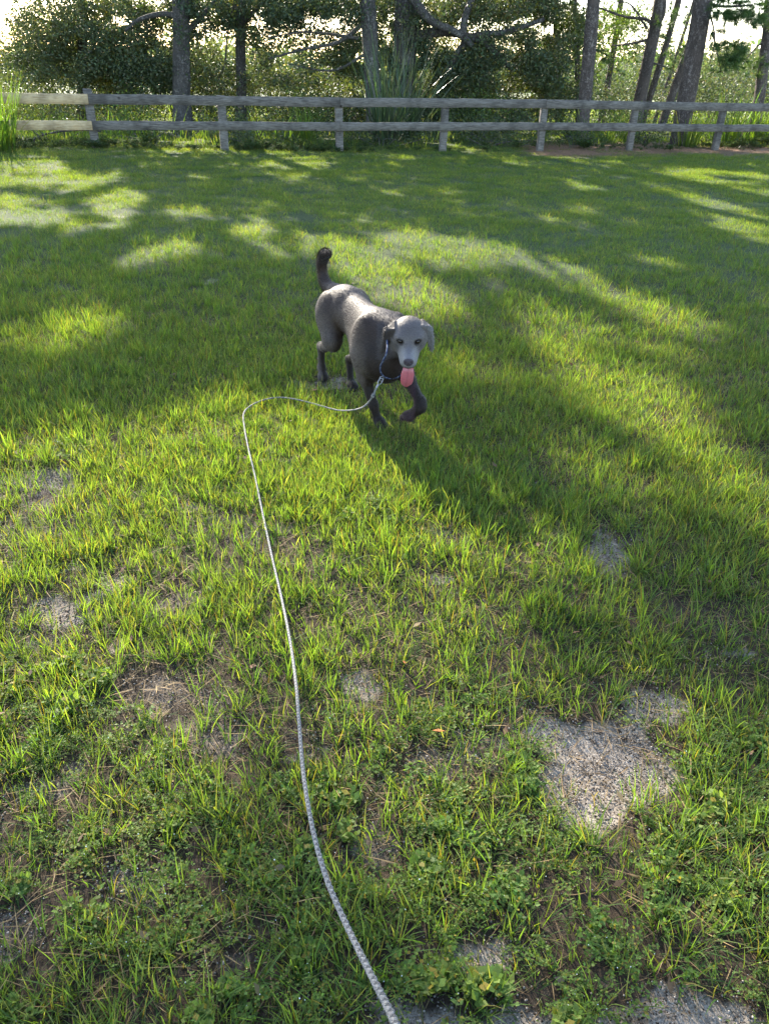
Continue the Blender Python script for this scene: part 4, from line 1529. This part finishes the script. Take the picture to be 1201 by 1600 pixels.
# oak whose sunlit leaves fill the gap beside the straight pine
tree('oak_tree', 'light sunlit oak foliage around the straight brown pine trunk', 'oak tree', OAK_BARK, BUSH_LEAF,
     up_from(872, 170, 868, 0, 29, 8), .12, .05, [([at(868, 60, 29), at(905, 66, 29), at(925, 75, 29)], .04, .015)],
     [((5.6, 28.5, 6.2), (2.6, 2, 2.6))],
     [(870, 50, 60, 36, 27, 30, .8), (915, 95, 26, 40, 27, 30, .4), (960, 60, 36, 40, 29, 33, .4), (850, 120, 40, 30, 28, 30, .7), (985, 20, 40, 16, 28, 30, .5)],
     20000, seed=21, clusters=120)

# ------------------------------------------------------------------ shrubs and weeds behind the fence
def shrub(label, px, py, rx, ry, Y, dens=1.0, mat=None, leaf=.07, cat='shrub', group=None, seed=0):
    c = at(px, py, Y)
    sc = Y/F_PX*1.1
    a, b = rx*sc, ry*sc
    foot = np.array([c[0], c[1], 0.0])
    root = empty('shrub', foot, label=label, category=cat, group=group)
    m = int(28*dens*max(a*b, .3)/.35)
    d = rng.normal(0, 1, (m, 3))
    d /= np.linalg.norm(d, axis=1, keepdims=True)
    cc = c + d*np.array([a, min(a, 1.1)*.8, b])*(rng.random(m)**.4)[:, None]
    cc = cc[cc[:, 2] > .02]
    k = np.repeat(np.arange(len(cc)), 36)
    P = cc[k] + rng.normal(0, .15, (len(k), 3))
    P = P[P[:, 2] > .03]
    P = P[~blocks_sun(P)]
    V, F, C = leaves(P, np.full(len(P), leaf), .5, .5)
    mb = MB()
    mb.add(V, F, C)
    child('foliage', mb.build('foliage', [mat or BUSH_LEAF]), root, kind='stuff')
    sb = MB()
    for i in range(6):
        e = cc[int(rng.integers(len(cc)))]
        limb(sb, [foot + np.array([rng.normal(0, .08), rng.normal(0, .08), -.05]), (foot+e)/2 + rng.normal(0, .08, 3), e], .022, .006, 8, 5)
    child('stem', sb.build('stem', [OAK_BARK], True), root)
    return root

def reed(label, px, py_foot, Y, n, h, w, spread, mat, cat, name='reed_clump', lean=.3, curve=.8, az=None):
    g = at(px, py_foot, Y)
    foot = np.array([g[0], g[1], float(ground_h(g[0], g[1]))])
    root = empty(name, foot, label=label, category=cat)
    mb = MB()
    r = spread*np.sqrt(rng.random(n))
    a = rng.uniform(0, 6.283, n)
    base = foot + np.stack([r*np.cos(a), r*np.sin(a)*.6, np.zeros(n)-.02], 1)
    blade_set(mb, base, a + rng.normal(0, .6, n), np.abs(rng.normal(0, lean, n)), h*rng.uniform(.45, 1.1, n), w*rng.uniform(.7, 1.3, n),
              curve*rng.uniform(.2, 1.2, n), tints(n, .3, .0, .05), 6, rng.normal(0, .5, n))
    child('blades', mb.build('blades', [mat]), root, kind='stuff')
    return root

REED = leafy_mat('reed_blade', (.075, .150, .025), (.150, .220, .035), .5, (1.7, 1.8, .5), .4, .4, patch=.7)
REED_DARK = leafy_mat('palmetto_blade', (.060, .100, .055), (.100, .145, .075), .35, (1.4, 1.5, .6), .35, .5, patch=.7)

SHRUBS = [
 ('mottled green bush at the foot of the fence between third and fourth grey posts', 600, 222, 70, 14, 20.2, 1.6, OAK_LEAF, .055),
 ('dark green bush at the foot of the fence right of the fourth grey post', 760, 222, 66, 15, 21.0, 1.7, OAK_LEAF, .055),
 ('low dark bush hugging the foot of the second grey post', 395, 218, 55, 13, 19.4, 1.3, OAK_LEAF, .055),
 ('low leafy bush right of the fifth grey post', 900, 222, 44, 12, 21.8, 1.5, OAK_LEAF, .05),
 ('yellow green bush under the pale lower rail at the left', 95, 205, 55, 22, 19.5, 1.2, BUSH_LEAF, .06),
 ('sunlit leafy bush seen between rails just right of the first grey post', 205, 180, 42, 26, 21, 1.1, BUSH_LEAF, .075),
 ('low pale bush below the lower rail right of the first grey post', 225, 215, 60, 14, 20, 1.2, BUSH_LEAF, .05),
 ('brownish bush left of the second grey post', 290, 205, 45, 26, 20.5, 1.2, OAK_LEAF, .06),
 ('dark bush right of the second grey post', 400, 205, 45, 24, 20.5, 1.4, OAK_LEAF, .06),
 ('speckled pale bush left of the third grey post', 480, 190, 45, 36, 21.5, 1.2, BUSH_LEAF, .06),
 ('deep shadowed bush below the palmetto', 610, 212, 75, 24, 21.2, 1.6, OAK_LEAF, .06),
 ('dark leafy bush right of the fourth grey post', 765, 214, 75, 24, 22.0, 1.7, OAK_LEAF, .06),
 ('green bush behind rails between fourth and fifth grey posts', 750, 178, 70, 22, 24, 1.3, BUSH_LEAF, .07),
 ('low green bush at the foot of the straight brown pine', 900, 212, 50, 20, 22.6, 1.4, BUSH_LEAF, .055),
 ('green bush between the straight pine and the sixth post', 955, 190, 34, 28, 24.5, 1.2, BUSH_LEAF, .06),
 ('dark bush right behind the sixth grey post', 1012, 208, 28, 26, 23.2, 1.5, OAK_LEAF, .06),
 ('bright lime bush in full sun under the leaning pine', 1105, 212, 48, 16, 25.0, 1.6, BUSH_LEAF, .06),
 ('dark leafy mound right of the last post in view', 1160, 214, 38, 22, 23.8, 1.8, OAK_LEAF, .06),
 ('lime green bush at the right edge behind the fence', 1205, 196, 30, 24, 25.5, 1.5, BUSH_LEAF, .07),
 ('tangled grey green bush above the right end of the top rail', 1120, 128, 40, 28, 33, 1.1, FAR_LEAF, .09),
 ('round hazy bush far behind the right edge pine', 1190, 130, 36, 26, 38, 1.1, FAR_LEAF, .10),
 ('low hazy bush far behind the forked pine', 985, 138, 46, 18, 38, 1.1, FAR_LEAF, .10),
 ('sunlit bush behind the top rail left of the first oak trunk', 268, 140, 22, 12, 28, 1.1, BUSH_LEAF, .08),
 ('small bright bush beside the slim oak trunk above the top rail', 378, 138, 30, 14, 29, 1.0, BUSH_LEAF, .08),
]
for s_ in SHRUBS:
    shrub(s_[0], s_[1], s_[2], s_[3], s_[4], s_[5], s_[6], s_[7], s_[8])

reed('tall bright green cane grass clump at the left end, in front of the fence', -4, 236, 15.9, 190, 1.5, .024, .36, REED, 'cane grass', 'cane_clump', .22, .6)
reed('spiky palmetto fronds fanning up over the top rail in the middle', 600, 208, 20.6, 120, 2.7, .034, .30, REED_DARK, 'palmetto', 'palmetto', .32, .5)
reed('second darker palmetto spray just right of the fanning fronds', 632, 205, 21.6, 120, 2.7, .034, .28, REED_DARK, 'palmetto', 'palmetto', .38, .5)
reed('small fan of yellow green blades between rails left of the third post', 480, 226, 20.8, 60, .95, .022, .2, REED, 'palmetto', 'palmetto', .35, .4)
reed('lit grass clump with blades standing over the top rail by the last post', 1135, 225, 23.2, 120, 1.55, .028, .5, REED, 'reed clump', 'reed_clump', .25, .6)
reed('lit grass blades between the rails beside the leaning pine', 1072, 225, 22.4, 60, 1.0, .028, .3, REED, 'reed clump', 'reed_clump', .2, .5)
reed('lime green tall grass at the right end behind the fence', 1188, 226, 24.0, 120, 1.3, .026, .5, REED, 'reed clump', 'reed_clump', .28, .7)
reed('slender weeds standing between second and third posts', 430, 232, 20.5, 60, .95, .016, 1.1, REED, 'weed clump', 'weed_clump', .25, .7)
reed('dry mixed weeds along the fence right of the first grey post', 250, 228, 19.8, 80, .9, .016, 1.5, REED, 'weed clump', 'weed_clump', .25, .7)
reed('weeds behind the pale lower rail at the left', 95, 228, 18.6, 90, .75, .016, 1.2, REED, 'weed clump', 'weed_clump', .3, .7)
reed('thin weeds rising through the rails near the sixth post', 945, 226, 23.2, 120, 1.05, .018, 1.0, REED, 'weed clump', 'weed_clump', .25, .7)
reed('pale weeds between the rails left of the fourth post', 660, 226, 21.6, 80, .8, .016, .9, REED_DARK, 'weed clump', 'weed_clump', .3, .7)

# tangled scrub between and behind the trunks, thick enough to close off the field
def scrub(name, label, spots, mat, leaf, n_per):
    q = px_points(spots, n_per)
    hole = fbm(q[:, 0]*2.3+4, q[:, 2]*2.9+19, q[:, 1]*.15, 4)
    q = q[hole < .54 + .12*rng.random(len(q))]
    q = q[~blocks_sun(q)]
    V, F, C = leaves(q, np.full(len(q), leaf), .5)
    mb = MB()
    mb.add(V, F, C)
    link(name, mb.build(name, [mat]), kind='stuff', label=label, category='undergrowth')
scrub('oak_scrub', 'dark tangled scrub closing the gaps between the oak trunks', [(60, 150, 110, 34, 27, 33, 1.0), (250, 150, 110, 32, 27, 33, 1.1), (440, 150, 110, 32, 27, 33, 1.2),
      (640, 160, 110, 38, 26, 32, 1.5), (800, 155, 90, 36, 26, 32, 1.5), (430, 95, 120, 40, 29, 34, .3), (180, 60, 150, 50, 29, 34, .4), (700, 60, 150, 50, 29, 34, .7), (330, 60, 80, 50, 29, 34, .15), (280, 2, 130, 16, 25, 31, 1.6), (520, 2, 130, 16, 25, 31, 1.8), (760, 4, 120, 18, 25, 31, 1.8)], OAK_LEAF, .095, 14500)
scrub('pine_scrub', 'paler bushes and saplings under the pines', [(920, 160, 70, 30, 27, 34, 1.0), (1010, 160, 80, 26, 29, 36, 1.0), (1120, 150, 90, 34, 28, 38, 1.2), (1200, 140, 50, 40, 28, 38, 1.1),
      (1000, 120, 200, 22, 34, 40, .7), (960, 50, 70, 40, 29, 34, .35), (1160, 90, 60, 30, 30, 36, .35), (1040, 70, 60, 50, 30, 34, .2)], DULL_LEAF, .10, 12000)

# weeds and creepers along the foot of the fence: nobody could count them
xs_, ts_ = rng.uniform(-10, 15, 2600), rng.normal(0.35, .45, 2600)
fx_ = fx0 + xs_*math.cos(fa) + 5*math.cos(fa) - ts_*math.sin(fa)
fy_ = fy0 + xs_*math.sin(fa) + 5*math.sin(fa) + ts_*math.cos(fa)
k = (ts_ > -.25) & (rng.random(2600) < .95 - .75*strawness(fx_, fy_)*(ts_ < .5) - .7*((fx_ > -1) & (fx_ < 4.6)))
P, R, S = finish(fx_[k], fy_[k], .5, 1.9, .1)
S = S*(.3 + 2.6*np.clip(fbm(P[:, 0]*1.3, P[:, 1]*1.3, 3.7, 3)-.25, 0, 1))
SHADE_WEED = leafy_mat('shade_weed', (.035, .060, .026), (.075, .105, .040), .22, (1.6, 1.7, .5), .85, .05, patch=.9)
dim_src = sources('undergrowth', [tuft(int(rng.integers(9, 15)), .10, .04, .0050, .6, 1.0) for _ in range(4)], [REED_DARK]) 
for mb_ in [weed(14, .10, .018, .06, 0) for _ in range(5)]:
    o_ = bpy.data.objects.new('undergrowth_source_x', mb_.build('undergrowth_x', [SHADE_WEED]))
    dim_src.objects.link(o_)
scatter('undergrowth', P, R, S, np.where(rng.random(len(S)) < .5, rng.integers(0, 4, len(S)), rng.integers(4, 9, len(S))), dim_src, kind='stuff', label='untrimmed weeds and grass growing along the fence foot', category='undergrowth')
# meadow behind
xs_, ys_ = rng.uniform(-22, 26, 3200), rng.uniform(18, 46, 3200)
k = fence_dist(xs_, ys_) > .8
P, R, S = finish(xs_[k], ys_[k], 2.0, 4.5, .1)
scatter('meadow_grass', P, R, S, rng.integers(0, 7, len(S)), turf_src, kind='stuff', label='rough meadow grass behind the fence', category='grass')

# far woods, a low mass on the horizon, haze painted as paler leaves
n = 2600
xx = rng.uniform(-120, 130, n)
hh = .6 + 3.2*fbm(xx*.05, 0*xx, 3.3, 4) + np.clip((xx-18)/20, 0, 1)*1.2
cc = np.stack([xx, 95 + rng.uniform(-6, 6, n), rng.random(n)*hh], 1)
k = np.repeat(np.arange(n), 30)
Pf = cc[k] + rng.normal(0, .8, (len(k), 3))
Pf = Pf[Pf[:, 2] > 0]
V, F, C = leaves(Pf, np.full(len(Pf), .75), .6)
mb = MB()
mb.add(V, F, C)
link('far_woods', mb.build('far_woods', [FAR_LEAF]), kind='stuff', label='pale distant tree line beyond the open field', category='woods')

# ------------------------------------------------------------------ fallen branch and log
sb = MB()
limb(sb, [at(48, 226, 18.0), at(60, 214, 18.1), at(85, 207, 18.2), at(120, 203, 18.3), at(158, 205, 18.4)], .030, .016, 18, 7, 3, .2)
limb(sb, [at(62, 213, 18.1), at(52, 204, 18.0), at(46, 192, 17.9)], .012, .005, 8, 5)
t_ = link('fallen_branch', sb.build('fallen_branch', [OAK_BARK], True), label='dark crooked fallen branch lying under the pale lower rail', category='branch')
sb = MB()
limb(sb, [at(590, 226, 20.7), at(597, 216, 20.8), at(604, 205, 20.9)], .07, .055, 8, 9, 5, .3)
link('log', sb.build('log', [bark_mat('dead_wood', (.22, .13, .10), (.34, .22, .18), 9, .4)], True), label='short reddish dead log propped below the rail under the palmetto', category='log')

# a few fallen leaves caught in the sward
xl, yl = rand_ground(420, .5, 6.5)
Pl = to3(xl, yl) + np.stack([0*xl, 0*xl, rng.uniform(.006, .045, len(xl))], 1)
V, F, C = leaves(Pl, np.full(len(Pl), .035), .45, 2.5)
V[:, 2] = np.repeat(Pl[:, 2], 4) + (V[:, 2]-np.repeat(Pl[:, 2], 4))*.45
mb = MB()
mb.add(V, F, C*.8)
link('fallen_leaves', mb.build('fallen_leaves', [leafy_mat('fallen_leaf', (.10, .055, .03), (.22, .14, .08), .2, (1.1, 1, .8), .7, .2)]), kind='stuff',
     label='small brown fallen leaves caught among the grass blades', category='leaves')

# ------------------------------------------------------------------ leash
LPX = [(588, 606, -1), (583, 617, -1), (576, 628, -1), (565, 637, .17), (548, 641, .09), (528, 641, .055), (508, 636, .045), (487, 630, .045), (462, 624, .045), (436, 621, .04),
       (412, 625, .04), (392, 634, .04), (381, 646, .045), (382, 668, .045), (388, 700, .05), (398, 742, .05), (411, 805, .05), (425, 870, .06),
       (440, 935, .085), (453, 1000, .13), (462, 1065, .19), (467, 1125, .26), (472, 1190, .33), (480, 1250, .40), (493, 1315, .465), (511, 1375, .52),
       (535, 1432, .575), (560, 1484, .63), (584, 1532, .69), (606, 1575, .75), (625, 1618, .81), (655, 1690, .90), (690, 1780, 1.0)]
lp = []
clip0 = dog_world(dog_px(597, 592, -.09))
clipd = dog_world(dog_px(588, 606, -.13))
kk = [(588, 606, -.13), (583, 617, -.145), (576, 628, -.15)]
for i, (px, py, z) in enumerate(LPX):
    if i < 3:
        lp.append(dog_world(dog_px(kk[i][0], kk[i][1], kk[i][2])))
    else:
        lp.append(ground_at(px, py, z))
lp = np.array(lp)
Lp = smooth_path(lp, 1900)
dl_ = np.concatenate([[0], np.cumsum(np.linalg.norm(np.diff(Lp, axis=0), axis=1))])
ns = int(dl_[-1]/.0030)
s_ = np.linspace(0, dl_[-1], ns)
Lp = np.stack([np.interp(s_, dl_, Lp[:, i]) for i in range(3)], 1)
T_, N_, B_2 = frames(Lp)
rope_w = plain_mat('rope_white_strand', (.27, .255, .235), rough=.65, bump=.2, bscale=300)
rope_d = plain_mat('rope_grey_strand', (.075, .075, .078), rough=.65, bump=.2, bscale=300)
mb = MB()
RR = .0031
add_tube(mb, Lp, RR*.72, 6, None, 0, 0, 0)
for k in range(12):
    sgn = 1 if k < 6 else -1
    ph = 2*np.pi*(k % 6)/6
    ang = ph + sgn*2*np.pi*s_/.034
    rad = RR*(.86 + .16*np.sin(ang*3*sgn + k*1.9))
    Ps = Lp + rad[:, None]*(np.cos(ang)[:, None]*N_ + np.sin(ang)[:, None]*B_2)
    V, F, _ = tube(Ps, .0014, 4, cap=False)
    mb.add(V, F, None, 1 if (k in (1, 4, 6, 7, 9, 10)) else 0)
leash = empty('leash', Lp[0], label='long braided white and grey rope leash running from the dog across the grass', category='leash')
child('rope', mb.build('rope', [rope_w, rope_d], True), leash)
# snap hook and knot
mb = MB()
ring_c = dog_world(dog_px(597, 591, -.088))
e0, e1 = ring_c, Lp[0]
mid, ax = (e0+e1)/2, (e1-e0)
hl_ = np.linalg.norm(ax)/2
ax = ax/np.linalg.norm(ax)
sdv = np.cross(ax, ray(590, 600)/np.linalg.norm(ray(590, 600)))
sdv /= np.linalg.norm(sdv)
th = np.linspace(0, 2*np.pi, 26)
lo = mid + np.outer(np.cos(th)*hl_*.62, ax) + np.outer(np.sin(th)*.0085, sdv) - ax*hl_*.35
add_tube(mb, lo, .0026, 6, cap=False)
add_tube(mb, np.linspace(mid+ax*hl_*.25, mid+ax*hl_*1.05, 6), np.array([.003, .006, .0045, .006, .0045, .004]), 8)
child('snap_hook', mb.build('snap_hook', [metal], True), leash, label='small metal snap hook clipped to the collar')
mb = MB()
kc = Lp[14]
for q in range(3):
    th = np.linspace(0, 2*np.pi, 18)
    c0 = kc + T_[14]*(.008*(q-1))
    add_tube(mb, c0 + .0048*(np.cos(th)[:, None]*N_[14] + np.sin(th)[:, None]*B_2[14]) + np.outer(np.sin(th+q)*.004, T_[14]), .0034, 6, cap=False, m=1 if q != 1 else 0)
child('knot', mb.build('knot', [rope_w, rope_d], True), leash)
